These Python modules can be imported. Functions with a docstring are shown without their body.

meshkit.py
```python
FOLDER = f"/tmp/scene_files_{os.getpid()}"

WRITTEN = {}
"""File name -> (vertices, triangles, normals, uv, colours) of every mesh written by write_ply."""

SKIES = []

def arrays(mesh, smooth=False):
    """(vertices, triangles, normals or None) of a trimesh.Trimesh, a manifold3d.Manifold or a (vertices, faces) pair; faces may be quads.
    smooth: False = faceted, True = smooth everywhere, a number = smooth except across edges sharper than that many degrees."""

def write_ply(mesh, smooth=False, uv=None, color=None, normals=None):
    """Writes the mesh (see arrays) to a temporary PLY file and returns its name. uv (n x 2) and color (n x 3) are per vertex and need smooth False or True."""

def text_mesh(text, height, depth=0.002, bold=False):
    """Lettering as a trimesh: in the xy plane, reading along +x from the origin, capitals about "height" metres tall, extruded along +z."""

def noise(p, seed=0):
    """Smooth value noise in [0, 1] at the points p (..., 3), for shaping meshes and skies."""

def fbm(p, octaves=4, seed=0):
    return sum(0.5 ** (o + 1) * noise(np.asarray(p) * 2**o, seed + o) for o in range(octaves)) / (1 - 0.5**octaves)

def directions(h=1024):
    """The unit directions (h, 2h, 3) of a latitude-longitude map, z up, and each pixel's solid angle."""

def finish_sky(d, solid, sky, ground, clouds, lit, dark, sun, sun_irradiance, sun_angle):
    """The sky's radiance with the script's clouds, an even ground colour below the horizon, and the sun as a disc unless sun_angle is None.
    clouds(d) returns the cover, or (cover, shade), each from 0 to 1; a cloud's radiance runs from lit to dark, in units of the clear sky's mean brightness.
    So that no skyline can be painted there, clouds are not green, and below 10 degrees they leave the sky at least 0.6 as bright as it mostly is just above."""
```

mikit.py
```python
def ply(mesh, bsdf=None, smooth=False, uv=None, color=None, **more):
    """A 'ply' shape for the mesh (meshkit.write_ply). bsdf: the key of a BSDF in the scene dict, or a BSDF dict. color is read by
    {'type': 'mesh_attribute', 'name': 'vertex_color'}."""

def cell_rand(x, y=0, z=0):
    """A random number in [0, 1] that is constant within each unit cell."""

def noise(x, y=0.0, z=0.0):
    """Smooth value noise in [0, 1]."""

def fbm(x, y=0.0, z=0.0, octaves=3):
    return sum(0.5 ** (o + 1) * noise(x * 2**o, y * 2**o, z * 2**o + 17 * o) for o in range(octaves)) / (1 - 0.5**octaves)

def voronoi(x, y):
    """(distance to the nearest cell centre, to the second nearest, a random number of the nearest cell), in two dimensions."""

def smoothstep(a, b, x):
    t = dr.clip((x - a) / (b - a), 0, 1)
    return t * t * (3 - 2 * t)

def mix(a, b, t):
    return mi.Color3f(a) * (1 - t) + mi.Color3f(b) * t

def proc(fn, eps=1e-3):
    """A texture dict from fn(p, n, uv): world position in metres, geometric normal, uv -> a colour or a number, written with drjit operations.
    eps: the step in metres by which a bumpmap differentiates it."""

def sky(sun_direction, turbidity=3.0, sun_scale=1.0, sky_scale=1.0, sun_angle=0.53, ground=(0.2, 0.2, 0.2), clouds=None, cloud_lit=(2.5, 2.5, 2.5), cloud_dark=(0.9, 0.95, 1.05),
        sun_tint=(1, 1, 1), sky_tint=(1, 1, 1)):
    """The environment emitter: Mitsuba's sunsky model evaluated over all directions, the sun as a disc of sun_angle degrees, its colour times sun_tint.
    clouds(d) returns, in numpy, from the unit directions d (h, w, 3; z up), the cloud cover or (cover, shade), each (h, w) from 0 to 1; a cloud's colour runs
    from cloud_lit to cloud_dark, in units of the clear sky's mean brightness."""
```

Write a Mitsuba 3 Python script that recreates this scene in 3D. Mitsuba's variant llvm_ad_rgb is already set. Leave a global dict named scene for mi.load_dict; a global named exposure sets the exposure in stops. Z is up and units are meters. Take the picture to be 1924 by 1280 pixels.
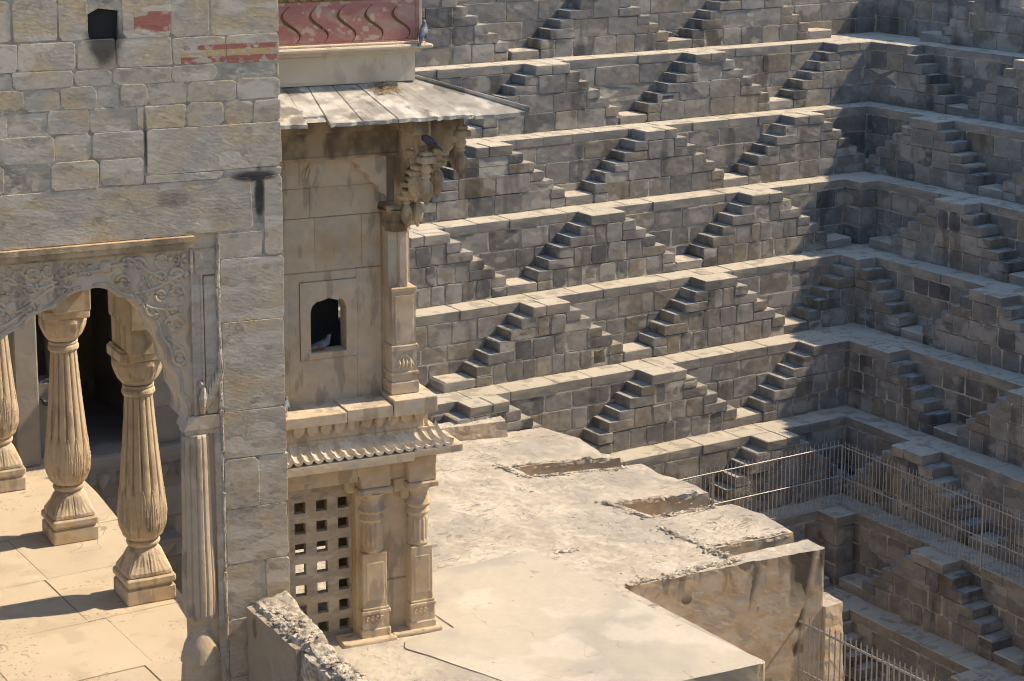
import math, random
import numpy as np, trimesh, drjit as dr, mitsuba as mi, mikit, meshkit
import manifold3d as m3
from shapely.geometry import Polygon, box as sbox
from shapely.ops import unary_union
from mikit import noise, fbm, voronoi, smoothstep, mix
T4 = mi.ScalarTransform4f
rng = np.random.default_rng(7)
scene, labels = {}, {}

# ------------------------------------------------------------------ camera, sky, exposure
CAM = np.array([-33.696, -36.712, 5.033])
YAW, TILT, FPX = 0.5594, 0.1645, 3666.05
FW = np.array([math.sin(YAW) * math.cos(TILT), math.cos(YAW) * math.cos(TILT), -math.sin(TILT)])
scene['camera'] = {'type': 'perspective', 'fov': math.degrees(2 * math.atan(962 / FPX)), 'fov_axis': 'x', 'near_clip': 0.5, 'far_clip': 5000.0,
                   'principal_point_offset_x': 0.0, 'principal_point_offset_y': 0.265625,
                   'to_world': T4().look_at(origin=CAM.tolist(), target=(CAM + FW).tolist(), up=[0, 0, 1])}
SUN_AZ, SUN_EL = math.radians(12.0), math.radians(47.0)          # azimuth from +x towards -y
SUN = [math.cos(SUN_EL) * math.cos(SUN_AZ), -math.cos(SUN_EL) * math.sin(SUN_AZ), math.sin(SUN_EL)]
scene['sky'] = mikit.sky(SUN, turbidity=3.5, sun_scale=0.78, sun_tint=(1.0, 0.975, 0.93), sky_tint=(1.05, 1.0, 0.945), ground=(0.25, 0.23, 0.20))
exposure = 2.45

# ------------------------------------------------------------------ materials
TS, GS = 0.943, 1.05                                            # the terrace group and the gallery, measured at another size, are brought to theirs
def metres(p): return mi.Point3f((p.x - float(CAM[0])) / TS + float(CAM[0]), (p.y - float(CAM[1])) / TS + float(CAM[1]), (p.z - float(CAM[2])) / TS + float(CAM[2]))
def C3(*v): return mi.Color3f(*v)
def surf(key, fn, rough=0.9, bump=None, scale=0.01, eps=4e-3, spec=0.25):
    m = {'type': 'principled', 'base_color': mikit.proc(fn), 'roughness': rough, 'specular': spec}
    if bump is not None:
        m = {'type': 'bumpmap', 'arbitrary': mikit.proc(bump, eps=eps), 'scale': scale, 'nested_bsdf': m}
        del m['nested_bsdf']; m['bsdf'] = {'type': 'principled', 'base_color': mikit.proc(fn), 'roughness': rough, 'specular': spec}
    scene[key] = {'type': 'twosided', 'bsdf': m}

def b_stone(p, n, uv):
    return fbm(p.x * 9, p.y * 9, p.z * 9, 4) + 0.35 * noise(p.x * 70, p.y * 70, p.z * 70)
def b_plaster(p, n, uv):
    return fbm(p.x * 3.1, p.y * 3.1, p.z * 3.1, 5) + 0.25 * noise(p.x * 55, p.y * 55, p.z * 55)
def b_smooth(p, n, uv):
    return fbm(p.x * 2.2, p.y * 2.2, p.z * 2.2, 4)

def well_stone(p, n, uv):
    a, g = uv.x, uv.y
    c = mix((0.212, 0.206, 0.197), (0.225, 0.200, 0.163), smoothstep(0.65, 1.0, g))
    c = mix(c, C3(0.130, 0.131, 0.137), smoothstep(0.28, 0.0, g))
    v = fbm(p.x * 2.3 + 7 * a, p.y * 2.3, p.z * 3.1, 4)
    c = c * (0.80 + 0.34 * a) * (0.66 + 0.70 * v)
    mot = fbm(p.x * 11, p.y * 11, p.z * 9 + 5 * g, 4)
    c = c * (0.72 + 0.56 * mot)
    c = mix(c, C3(0.25, 0.205, 0.15), smoothstep(0.60, 0.74, fbm(p.x * 4.4 + 21, p.y * 4.4, p.z * 3.3, 4)) * 0.55)
    pale = smoothstep(0.535, 0.66, fbm(p.x * 2.1 + 3, p.y * 2.1, p.z * 2.6, 5))
    c = mix(c, C3(0.37, 0.35, 0.315), pale * 0.62)
    runs = smoothstep(0.55, 0.72, fbm(p.x * 2.6 + 13, p.y * 2.6, p.z * 0.45, 4))
    c = c * (1 - 0.42 * runs)
    dust = smoothstep(0.75, 0.95, dr.abs(n.z))
    return mix(c, C3(0.37, 0.345, 0.295), dust * 0.8 * smoothstep(0.25, 0.6, fbm(p.x * 6, p.y * 6, 2.0, 3)))
def mortar(p, n, uv):
    v = fbm(p.x * 4, p.y * 4, p.z * 4, 4)
    return mix((0.22, 0.21, 0.19), (0.43, 0.405, 0.355), smoothstep(0.25, 0.7, v))
def ledge(p, n, uv):
    v = fbm(p.x * 1.7, p.y * 1.7, p.z * 3, 5)
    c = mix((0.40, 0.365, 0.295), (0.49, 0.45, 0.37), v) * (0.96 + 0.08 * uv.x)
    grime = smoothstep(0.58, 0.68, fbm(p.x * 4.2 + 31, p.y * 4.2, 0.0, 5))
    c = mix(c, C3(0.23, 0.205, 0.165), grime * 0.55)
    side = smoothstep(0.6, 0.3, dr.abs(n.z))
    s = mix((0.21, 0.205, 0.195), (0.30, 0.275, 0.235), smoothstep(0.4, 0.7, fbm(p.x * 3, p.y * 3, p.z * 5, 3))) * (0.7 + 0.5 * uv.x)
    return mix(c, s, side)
def sandstone(p, n, uv):                                         # the big grey-beige facade
    a, g = uv.x, uv.y
    v = fbm(p.x * 1.9 + 5 * a, p.y * 1.9, p.z * 2.3, 5)
    w = fbm(p.x * 7, p.y * 7, p.z * 7 + 4 * g, 4)
    c = mix((0.44, 0.38, 0.295), (0.475, 0.365, 0.22), smoothstep(0.42, 0.72, v * 0.88 + 0.12 * g) * 0.8)
    c = mix(c, C3(0.375, 0.345, 0.295), smoothstep(0.48, 0.72, fbm(p.x * 2.7 + 11, p.y * 2.7, p.z * 2.0 + 1 * a, 4)) * 0.8)
    c = c * (0.78 + 0.11 * a + 0.36 * w)
    dk = smoothstep(0.60, 0.70, fbm(p.x * 5 + 3, p.y * 5, p.z * 7 + 4 * g, 5))
    c = mix(c, C3(0.24, 0.21, 0.175), dk * 0.5)
    c = c * (0.84 + 0.32 * fbm(p.x * 22, p.y * 22, p.z * 26, 3))
    pale = smoothstep(0.55, 0.66, fbm(p.x * 2.6, p.y * 2.6 + 2, p.z * 5.6, 5))
    c = mix(c, C3(0.585, 0.53, 0.435), pale * 0.6)
    w0 = p
    p = metres(p)
    u = (p.x - FP[0]) * UX[0] + (p.y - FP[1]) * UX[1]
    worn = smoothstep(0.40, 0.56, fbm(u * 9, p.z * 12, 3.0, 4))
    def rect(u0, u1, z0, z1): return dr.select((u > u0) & (u < u1) & (p.z > z0) & (p.z < z1), 1.0, 0.0)
    red = rect(-2.03, -1.52, 2.42, 2.70) + rect(-1.40, 0.03, 2.14, 2.21) + rect(-1.40, 0.03, 1.94, 2.05)
    yel = rect(-1.40, 0.03, 2.05, 2.14)
    c = mix(c, C3(0.33, 0.10, 0.085), dr.minimum(red, 1.0) * worn * 0.85)
    c = mix(c, C3(0.50, 0.34, 0.14), yel * worn * 0.8)
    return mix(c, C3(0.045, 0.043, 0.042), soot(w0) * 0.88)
def pointing(p, n, uv):
    v = fbm(p.x * 5, p.y * 5, p.z * 5, 4)
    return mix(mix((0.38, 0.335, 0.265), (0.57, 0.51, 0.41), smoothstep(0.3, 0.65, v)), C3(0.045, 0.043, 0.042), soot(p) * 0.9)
def warmstone(p, n, uv):                                         # tower and columns
    a, g = uv.x, uv.y
    v = fbm(p.x * 2.1 + 3 * a, p.y * 2.1, p.z * 2.6, 5)
    w = fbm(p.x * 11, p.y * 11, p.z * 8, 3)
    c = mix((0.50, 0.395, 0.265), (0.56, 0.475, 0.355), v)
    c = mix(c, C3(0.46, 0.315, 0.165), smoothstep(0.52, 0.72, fbm(p.x * 1.4, p.y * 1.4 + 5, p.z * 1.4, 4)) * 0.6)
    c = mix(c, C3(0.41, 0.395, 0.375), smoothstep(0.53, 0.70, fbm(p.x * 1.9 + 8, p.y * 1.9, p.z * 1.1, 4)) * 0.38)
    c = mix(c, C3(0.24, 0.20, 0.155), smoothstep(0.57, 0.66, fbm(p.x * 6, p.y * 6 + 9, p.z * 1.3, 4)) * 0.5)
    return c * (0.78 + 0.18 * a + 0.26 * w)
def oldstone(p, n, uv):                                          # weather-darkened carving under the eaves
    v = fbm(p.x * 5, p.y * 5, p.z * 2.5, 4)
    return mix((0.17, 0.125, 0.08), (0.46, 0.345, 0.215), smoothstep(0.25, 0.7, v)) * (0.75 + 0.4 * uv.x)
def courtstone(p, n, uv):
    v = fbm(p.x * 2, p.y * 2, p.z * 2.5, 4)
    return mix((0.22, 0.215, 0.21), (0.35, 0.33, 0.29), v) * (0.7 + 0.5 * uv.x)
def cracks(p, k, s, w=0.010):
    d = dr.abs(fbm(p.x * k + s, p.y * k, s, 4) - 0.5)
    return smoothstep(w, w * 0.3, d) * smoothstep(0.50, 0.62, noise(p.x * 0.55 + s, p.y * 0.55, s))
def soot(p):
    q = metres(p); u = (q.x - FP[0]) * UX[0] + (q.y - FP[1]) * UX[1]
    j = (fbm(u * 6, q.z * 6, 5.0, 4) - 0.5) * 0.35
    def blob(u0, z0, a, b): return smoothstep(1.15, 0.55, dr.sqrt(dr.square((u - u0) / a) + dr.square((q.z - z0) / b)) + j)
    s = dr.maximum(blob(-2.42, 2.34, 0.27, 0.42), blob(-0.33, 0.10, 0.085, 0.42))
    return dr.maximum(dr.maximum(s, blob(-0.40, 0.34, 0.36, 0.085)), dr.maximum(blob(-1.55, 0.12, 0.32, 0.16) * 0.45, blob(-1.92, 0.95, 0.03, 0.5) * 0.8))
def floor_c(p, n, uv):
    v = fbm(p.x * 1.1, p.y * 1.1, 0.3, 5)
    c = mix((0.48, 0.41, 0.31), (0.56, 0.49, 0.385), v) * (0.94 + 0.1 * uv.x)
    c = mix(c, C3(0.42, 0.36, 0.27), smoothstep(0.52, 0.7, fbm(p.x * 2.3 + 6, p.y * 2.3, 1.0, 4)) * 0.5)
    spot = smoothstep(0.80, 0.86, noise(p.x * 19, p.y * 19, 4)) * smoothstep(0.6, 0.7, noise(p.x * 1.7, p.y * 1.7, 7))
    c = mix(c, C3(0.16, 0.125, 0.085), cracks(p, 0.9, 3.0, 0.007) * 0.6)
    return mix(c, C3(0.28, 0.22, 0.15), spot * 0.6)
def terrace_c(p, n, uv):
    v = fbm(p.x * 1.6, p.y * 1.6, p.z * 1.6, 5)
    f = fbm(p.x * 9, p.y * 9, p.z * 9, 4)
    c = mix((0.40, 0.36, 0.295), (0.545, 0.50, 0.42), smoothstep(0.3, 0.7, v * 0.55 + f * 0.45))
    c = mix(c, C3(0.33, 0.31, 0.275), smoothstep(0.50, 0.66, fbm(p.x * 0.8 + 14, p.y * 0.8, 3.0, 5)) * 0.6)
    dirt = smoothstep(0.60, 0.68, fbm(p.x * 5 + 40, p.y * 17, p.z * 9, 4)) * smoothstep(0.42, 0.6, fbm(p.x * 0.9 + 4, p.y * 0.9, 0.0, 3))
    c = mix(c, C3(0.17, 0.145, 0.11), dirt * 0.6)
    p = metres(p)
    up = smoothstep(0.35, 0.7, dr.abs(n.z))
    s = mix((0.50, 0.375, 0.235), (0.56, 0.475, 0.365), smoothstep(0.3, 0.7, fbm(p.x * 4.1, p.y * 4.1, p.z * 4.1, 5)))
    s = mix(s, C3(0.40, 0.37, 0.325), smoothstep(0.50, 0.70, fbm(p.x * 3 + 9, p.y * 3, p.z * 2.2, 5)) * 0.6)
    s = mix(s, C3(0.60, 0.55, 0.46), smoothstep(0.60, 0.68, fbm(p.x * 7 + 2, p.y * 7, p.z * 9, 4)) * 0.5)
    damp = smoothstep(0.52, 0.63, fbm(p.x * 2.6 + 20, p.y * 2.6, p.z * 0.55, 4)) * smoothstep(-8.6, -7.45, p.z)
    runs = smoothstep(0.50, 0.60, fbm(p.x * 6.5, p.y * 6.5 + 3, p.z * 1.1, 4)) * smoothstep(-8.0, -7.4, p.z)
    black = dr.maximum(damp * smoothstep(-13.4, -12.0, p.x), runs * 0.45)
    bu = fbm(p.x * 3.5, 7.0, p.z * 2.2, 4)
    black = dr.maximum(black, smoothstep(0.62, 0.30, dr.abs(p.x + 12.15 + (bu - 0.5) * 0.5) / 0.5 + (-7.35 - p.z) * 0.35 + (0.5 - bu) * 1.1))
    black = dr.maximum(black, 0.8 * smoothstep(0.62, 0.30, dr.abs(p.x + 13.2 + (bu - 0.5) * 0.5) / 0.45 + (-7.35 - p.z) * 0.8 + (0.5 - bu) * 1.3))
    black = dr.maximum(black, smoothstep(0.66, 0.72, noise(p.x * 4.2, p.y * 4, p.z * 4.4)) * 0.8 * smoothstep(0.5, 0.7, noise(p.x * 1.1, 2.0, p.z * 1.1)))
    s = mix(s, C3(0.055, 0.05, 0.045), black * (0.2 + 0.7 * smoothstep(-11.30, -11.45, p.y)))
    return mix(s, c, up)
def slab_c(p, n, uv):
    v = fbm(p.x * 0.8, p.y * 0.8, p.z, 5)
    c = mix((0.43, 0.395, 0.32), (0.515, 0.475, 0.395), v)
    c = mix(c, C3(0.355, 0.34, 0.305), smoothstep(0.44, 0.64, fbm(p.x * 0.55 + 9, p.y * 0.55 + 2, 1.0, 5)) * 0.75)
    c = mix(c, C3(0.58, 0.54, 0.47), smoothstep(0.55, 0.66, fbm(p.x * 0.9 + 30, p.y * 0.9, 2.0, 5)) * 0.5)
    c = c * (0.93 + 0.14 * fbm(p.x * 12, p.y * 12, p.z, 3))
    spot = smoothstep(0.86, 0.9, noise(p.x * 9, p.y * 9, 2)) * smoothstep(0.6, 0.7, noise(p.x * 1.3, p.y * 1.3, 5))
    c = mix(c, C3(0.30, 0.26, 0.2), spot * 0.6)
    c = mix(c, C3(0.22, 0.19, 0.15), cracks(p, 0.7, 8.0, 0.005) * 0.3)
    side = smoothstep(0.6, 0.2, dr.abs(n.z))
    return mix(c, C3(0.36, 0.32, 0.26) * (0.7 + 0.6 * v), side)
def rubble_c(p, n, uv):
    v = fbm(p.x * 14, p.y * 14, p.z * 14, 3)
    c = mix((0.31, 0.27, 0.21), (0.56, 0.51, 0.42), smoothstep(0.3, 0.62, v))
    return mix(c, C3(0.10, 0.09, 0.075), smoothstep(0.5, 0.35, fbm(p.x * 6, p.y * 6, p.z * 6, 3)) * 0.45) * (0.85 + 0.3 * uv.x)
def parapet_c(p, n, uv):
    v = fbm(p.x * 2.5, p.y * 2.5, p.z * 2.5, 4)
    c = mix((0.30, 0.255, 0.19), (0.40, 0.345, 0.265), v)
    return mix(c, C3(0.17, 0.13, 0.085), smoothstep(0.55, 0.7, fbm(p.x * 4, p.y * 4 + 5, p.z * 2, 4)) * 0.7)
def roof_c(p, n, uv):
    v = fbm(p.x * 6, p.y * 6, p.z * 6, 4)
    c = mix((0.33, 0.31, 0.275), (0.56, 0.53, 0.47), smoothstep(0.3, 0.66, v))
    c = mix(c, C3(0.27, 0.255, 0.23), smoothstep(0.50, 0.64, fbm(p.x * 2.1 + 40, p.y * 2.1, 4.0, 5)) * 0.6) * (0.85 + 0.2 * uv.x)
    c = c * (0.80 + 0.4 * fbm((p.x + p.y * 0.14) * 16, p.z * 5, 1.0, 4))
    return mix(c, C3(0.15, 0.135, 0.115), smoothstep(0.54, 0.66, fbm(p.x * 3.3 + 7, p.y * 3.3, p.z * 3.3, 5)) * 0.8)
def red_c(p, n, uv):
    v = fbm(p.x * 5, p.y * 5, p.z * 5, 4)
    c = mix((0.30, 0.125, 0.11), (0.40, 0.20, 0.18), v)
    c = mix(c, C3(0.42, 0.33, 0.25), smoothstep(0.50, 0.66, fbm(p.x * 3 + 2, p.y * 3, p.z * 5, 5)) * 0.45)
    return mix(c, C3(0.48, 0.40, 0.29), smoothstep(0.59, 0.67, fbm(p.x * 9 + 2, p.y * 9, p.z * 8, 4)) * 0.75)
def yellow_c(p, n, uv):
    v = fbm(p.x * 5, p.y * 5, p.z * 5, 4)
    return mix((0.17, 0.12, 0.05), (0.30, 0.215, 0.095), v)
def cream_c(p, n, uv):
    v = fbm(p.x * 3, p.y * 3, p.z * 3, 4)
    c = mix((0.47, 0.395, 0.285), (0.58, 0.515, 0.41), v)
    return mix(c, C3(0.36, 0.29, 0.20), smoothstep(0.54, 0.66, fbm(p.x * 5, p.y * 5, p.z * 1.8, 4)) * 0.5)
surf('m_well', well_stone, 0.85, b_stone, 0.020)
surf('m_mortar', mortar, 0.95, b_stone, 0.02)
surf('m_ledge', ledge, 0.9, b_plaster, 0.012)
def b_pitted(p, n, uv):
    return 0.7 * smoothstep(0.50, 0.66, fbm(p.x * 34 + p.z * 9, p.y * 34, p.z * 41 - p.x * 13, 3)) + 0.5 * smoothstep(0.52, 0.64, fbm(p.x * 12 + p.z * 5, p.y * 12, p.z * 15 - p.x * 4, 4))
surf('m_sand', sandstone, 0.92, b_pitted, 0.007)
surf('m_point', pointing, 0.95, b_pitted, 0.04)
surf('m_warm', warmstone, 0.85, b_stone, 0.014)
def ribstone(p, n, uv):
    v = fbm(p.x * 6, p.y * 6, p.z * 6, 4)
    return mix((0.46, 0.395, 0.30), (0.62, 0.56, 0.465), smoothstep(0.25, 0.65, v)) * (0.85 + 0.2 * uv.x)
surf('m_rib', ribstone, 0.85, b_stone, 0.012)
surf('m_old', oldstone, 0.9, b_stone, 0.02)
surf('m_court', courtstone, 0.9, b_stone, 0.02)
surf('m_floor', floor_c, 0.8, b_smooth, 0.012)
def b_terrace(p, n, uv):
    return (0.10 + 0.9 * smoothstep(0.3, 0.7, dr.abs(n.z))) * (0.8 * fbm(p.x * 9, p.y * 9, p.z * 9, 5) + 0.5 * smoothstep(0.5, 0.64, fbm(p.x * 19, p.y * 19, p.z * 19, 3)) + 0.8 * fbm(p.x * 2.5, p.y * 2.5, p.z * 2.5, 3))
surf('m_terrace', terrace_c, 0.95, b_terrace, 0.020)
surf('m_slab', slab_c, 0.75, b_smooth, 0.012)
surf('m_rubble', rubble_c, 0.95, b_stone, 0.04)
surf('m_parapet', parapet_c, 0.95, b_plaster, 0.03)
surf('m_roof', roof_c, 0.9, b_stone, 0.03)
surf('m_red', red_c, 0.85)
surf('m_yellow', yellow_c, 0.9)
surf('m_cream', cream_c, 0.85, b_smooth, 0.01)
def flat(key, c, rough=0.8, metal=0.0): scene[key] = {'type': 'twosided', 'bsdf': {'type': 'principled', 'base_color': {'type': 'rgb', 'value': c}, 'roughness': rough, 'metallic': metal}}
flat('m_steel', [0.38, 0.375, 0.37], 0.45, 0.4)
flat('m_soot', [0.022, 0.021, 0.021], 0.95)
flat('m_pigeon', [0.12, 0.135, 0.165], 0.6)
flat('m_pigeon_dark', [0.035, 0.04, 0.055], 0.5)
flat('m_pigeon_pale', [0.14, 0.15, 0.175], 0.6)
flat('m_pink', [0.42, 0.16, 0.12], 0.6)

# ------------------------------------------------------------------ helpers
def vf(mesh):
    if hasattr(mesh, 'to_mesh'):
        m = mesh.to_mesh(); return np.array(m.vert_properties[:, :3], float), np.array(m.tri_verts, int)
    if isinstance(mesh, trimesh.Trimesh): return np.array(mesh.vertices), np.array(mesh.faces)
    v, f = np.asarray(mesh[0], float), np.asarray(mesh[1], int)
    if f.shape[1] == 4: f = np.vstack([f[:, [0, 1, 2]], f[:, [0, 2, 3]]])
    return v, f
def join(ms):
    vs, fs, o = [], [], 0
    for m in ms:
        v, f = vf(m); vs.append(v); fs.append(f + o); o += len(v)
    return np.vstack(vs), np.vstack(fs)
class Frame:                                                    # local (u, out, z) -> world
    def __init__(s, o, u, n): s.o, s.M = np.array(o, float), np.array([u, n, [0, 0, 1.0]], float)
    def __call__(s, m):
        v, f = vf(m); w = v @ s.M + s.o
        return (w, f[:, ::-1]) if np.linalg.det(s.M) < 0 else (w, f)
    def pt(s, u, o, z): return np.array([u, o, z], float) @ s.M + s.o
WORLD = Frame([0, 0, 0], [1, 0, 0], [0, 1, 0])
def scaled(fr, s):
    g = Frame(CAM + s * (fr.o - CAM), [0, 0, 0], [0, 0, 0]); g.M = fr.M * s; return g
LEFT = Frame([0, 0, 0], [-1, 0, 0], [0, -1, 0])
RIGHT = Frame([0, 0, 0], [0, -1, 0], [-1, 0, 0])
TH = -0.14
UX = (math.cos(TH), math.sin(TH), 0.0); NX = (math.sin(TH), -math.cos(TH), 0.0)
FP = (-22.1016, -12.0980, 0.0); TP = (-20.4793, -11.2350, 0.0)
FAC = scaled(Frame(FP, UX, NX), TS); TOW = scaled(Frame(TP, UX, NX), TS); TER = scaled(WORLD, TS); GAL = scaled(WORLD, GS)
count = {}
def key_for(name):
    n = count.get(name, 0); count[name] = n + 1
    return name if n == 0 else f'{name}_{n:03d}'
def put(name, mesh, mat, frame=WORLD, parent=None, smooth=False, tone=None, exact=False):
    full = name if parent is None else f'{parent}__{name}'
    k = full if exact else key_for(full)
    v, f = frame(mesh)
    if smooth is False or smooth is True:
        t = (rng.random(), rng.random()) if tone is None else tone
        scene[k] = mikit.ply((v, f), mat, smooth=smooth, uv=np.tile(t, (len(v), 1)))
    else:
        scene[k] = mikit.ply((v, f), mat, smooth=smooth)
    return k
def thing(name, label, cat, group=None):
    k = key_for(name); tag(k, label, cat, group); return k
def tag(k, label, cat=None, group=None, kind=None):
    d = {'label': label}
    if cat: d['category'] = cat
    if group: d['group'] = group
    if kind: d['kind'] = kind
    labels[k] = d
def bx(u0, u1, o0, o1, z0, z1, c=0.0):
    if c > 0:
        c = min(c, (u1 - u0) / 3, (o1 - o0) / 3, (z1 - z0) / 3)
        pts = [[x, y, z] for x, y, z in ((a, b, d) for a in (u0, u1) for b in (o0, o1) for d in (z0, z1))]
        P = []
        for x, y, z in pts:
            sx, sy, sz = (1 if x == u0 else -1), (1 if y == o0 else -1), (1 if z == z0 else -1)
            P += [[x + sx * c, y + sy * c, z], [x + sx * c, y, z + sz * c], [x, y + sy * c, z + sz * c]]
        return m3.Manifold.hull_points(np.array(P, float))
    return (np.array([[u0, o0, z0], [u1, o0, z0], [u1, o1, z0], [u0, o1, z0], [u0, o0, z1], [u1, o0, z1], [u1, o1, z1], [u0, o1, z1]], float),
            np.array([[0, 3, 2, 1], [4, 5, 6, 7], [0, 1, 5, 4], [1, 2, 6, 5], [2, 3, 7, 6], [3, 0, 4, 7]]))
def stone(u0, u1, z0, z1, o0, o1, jit=0.012, bev=0.015, bulge=0.008, cut=0.03):
    """A dressed stone: irregular eight-cornered face at o1, bevelled, sides back to o0."""
    w, h = u1 - u0, z1 - z0; c = min(cut, w / 4, h / 4); j = lambda: rng.uniform(-jit, jit)
    cc = [c * rng.uniform(0.3, 1.4) for _ in range(8)]
    P = np.array([[u0 + cc[0], z0], [u1 - cc[1], z0], [u1, z0 + cc[2]], [u1, z1 - cc[3]], [u1 - cc[4], z1], [u0 + cc[5], z1], [u0, z1 - cc[6]], [u0, z0 + cc[7]]]) + rng.uniform(-jit, jit, (8, 2))
    ctr = np.array([(u0 + u1) / 2, (z0 + z1) / 2]); b = min(bev, w / 5, h / 5)
    I = P - np.sign(P - ctr) * b * np.minimum(1, np.abs(P - ctr) / (0.35 * np.array([w, h])))
    f = o1 + rng.uniform(-0.4, 0.4) * jit
    V = [[x, f - b, z] for x, z in P] + [[x, f + rng.uniform(-.3, .3) * bulge, z] for x, z in I] + [[ctr[0] + j(), f + bulge * rng.uniform(0.2, 1.3), ctr[1] + j()]] + [[x, o0, z] for x, z in P]
    F = []
    for i in range(8):
        k = (i + 1) % 8
        F += [[16, 8 + i, 8 + k], [i, k, 8 + k], [i, 8 + k, 8 + i], [17 + i, 17 + k, k], [17 + i, k, i]]
    return np.array(V, float), np.array(F)
def prism(poly, o0, o1):
    """(u, z) polygon extruded from o0 to o1 along 'out'."""
    ms = []
    for g in getattr(poly, 'geoms', [poly]):
        if g.area < 1e-6: continue
        m = trimesh.creation.extrude_polygon(g, o1 - o0, engine='earcut')
        v = np.array(m.vertices); ms.append((np.c_[v[:, 0], o0 + v[:, 2], v[:, 1]], np.array(m.faces)[:, ::-1]))
    return join(ms)
def slab(poly, z0, z1):
    m = trimesh.creation.extrude_polygon(poly, z1 - z0, engine='earcut'); v = np.array(m.vertices); v[:, 2] += z0
    return v, np.array(m.faces)
def roughen(man, step, amp, freq=2.0, seed=0, keep=None):
    """Refines a Manifold and pushes its vertices about with noise."""
    man = man.refine_to_length(step); v, f = vf(man)
    d = np.stack([meshkit.fbm(v * freq + 31 * k, 4, seed + k) - 0.5 for k in range(3)], -1) * 2 * amp
    d += np.stack([meshkit.fbm(v * freq * 3.7 + 17 * k, 3, seed + 9 + k) - 0.5 for k in range(3)], -1) * amp * .8
    if keep is not None: d *= keep(v)[:, None]
    return v + d, f
def man(mesh):
    v, f = vf(mesh); return m3.Manifold(m3.Mesh(np.asarray(v, np.float32), np.asarray(f, np.uint32)))
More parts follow.
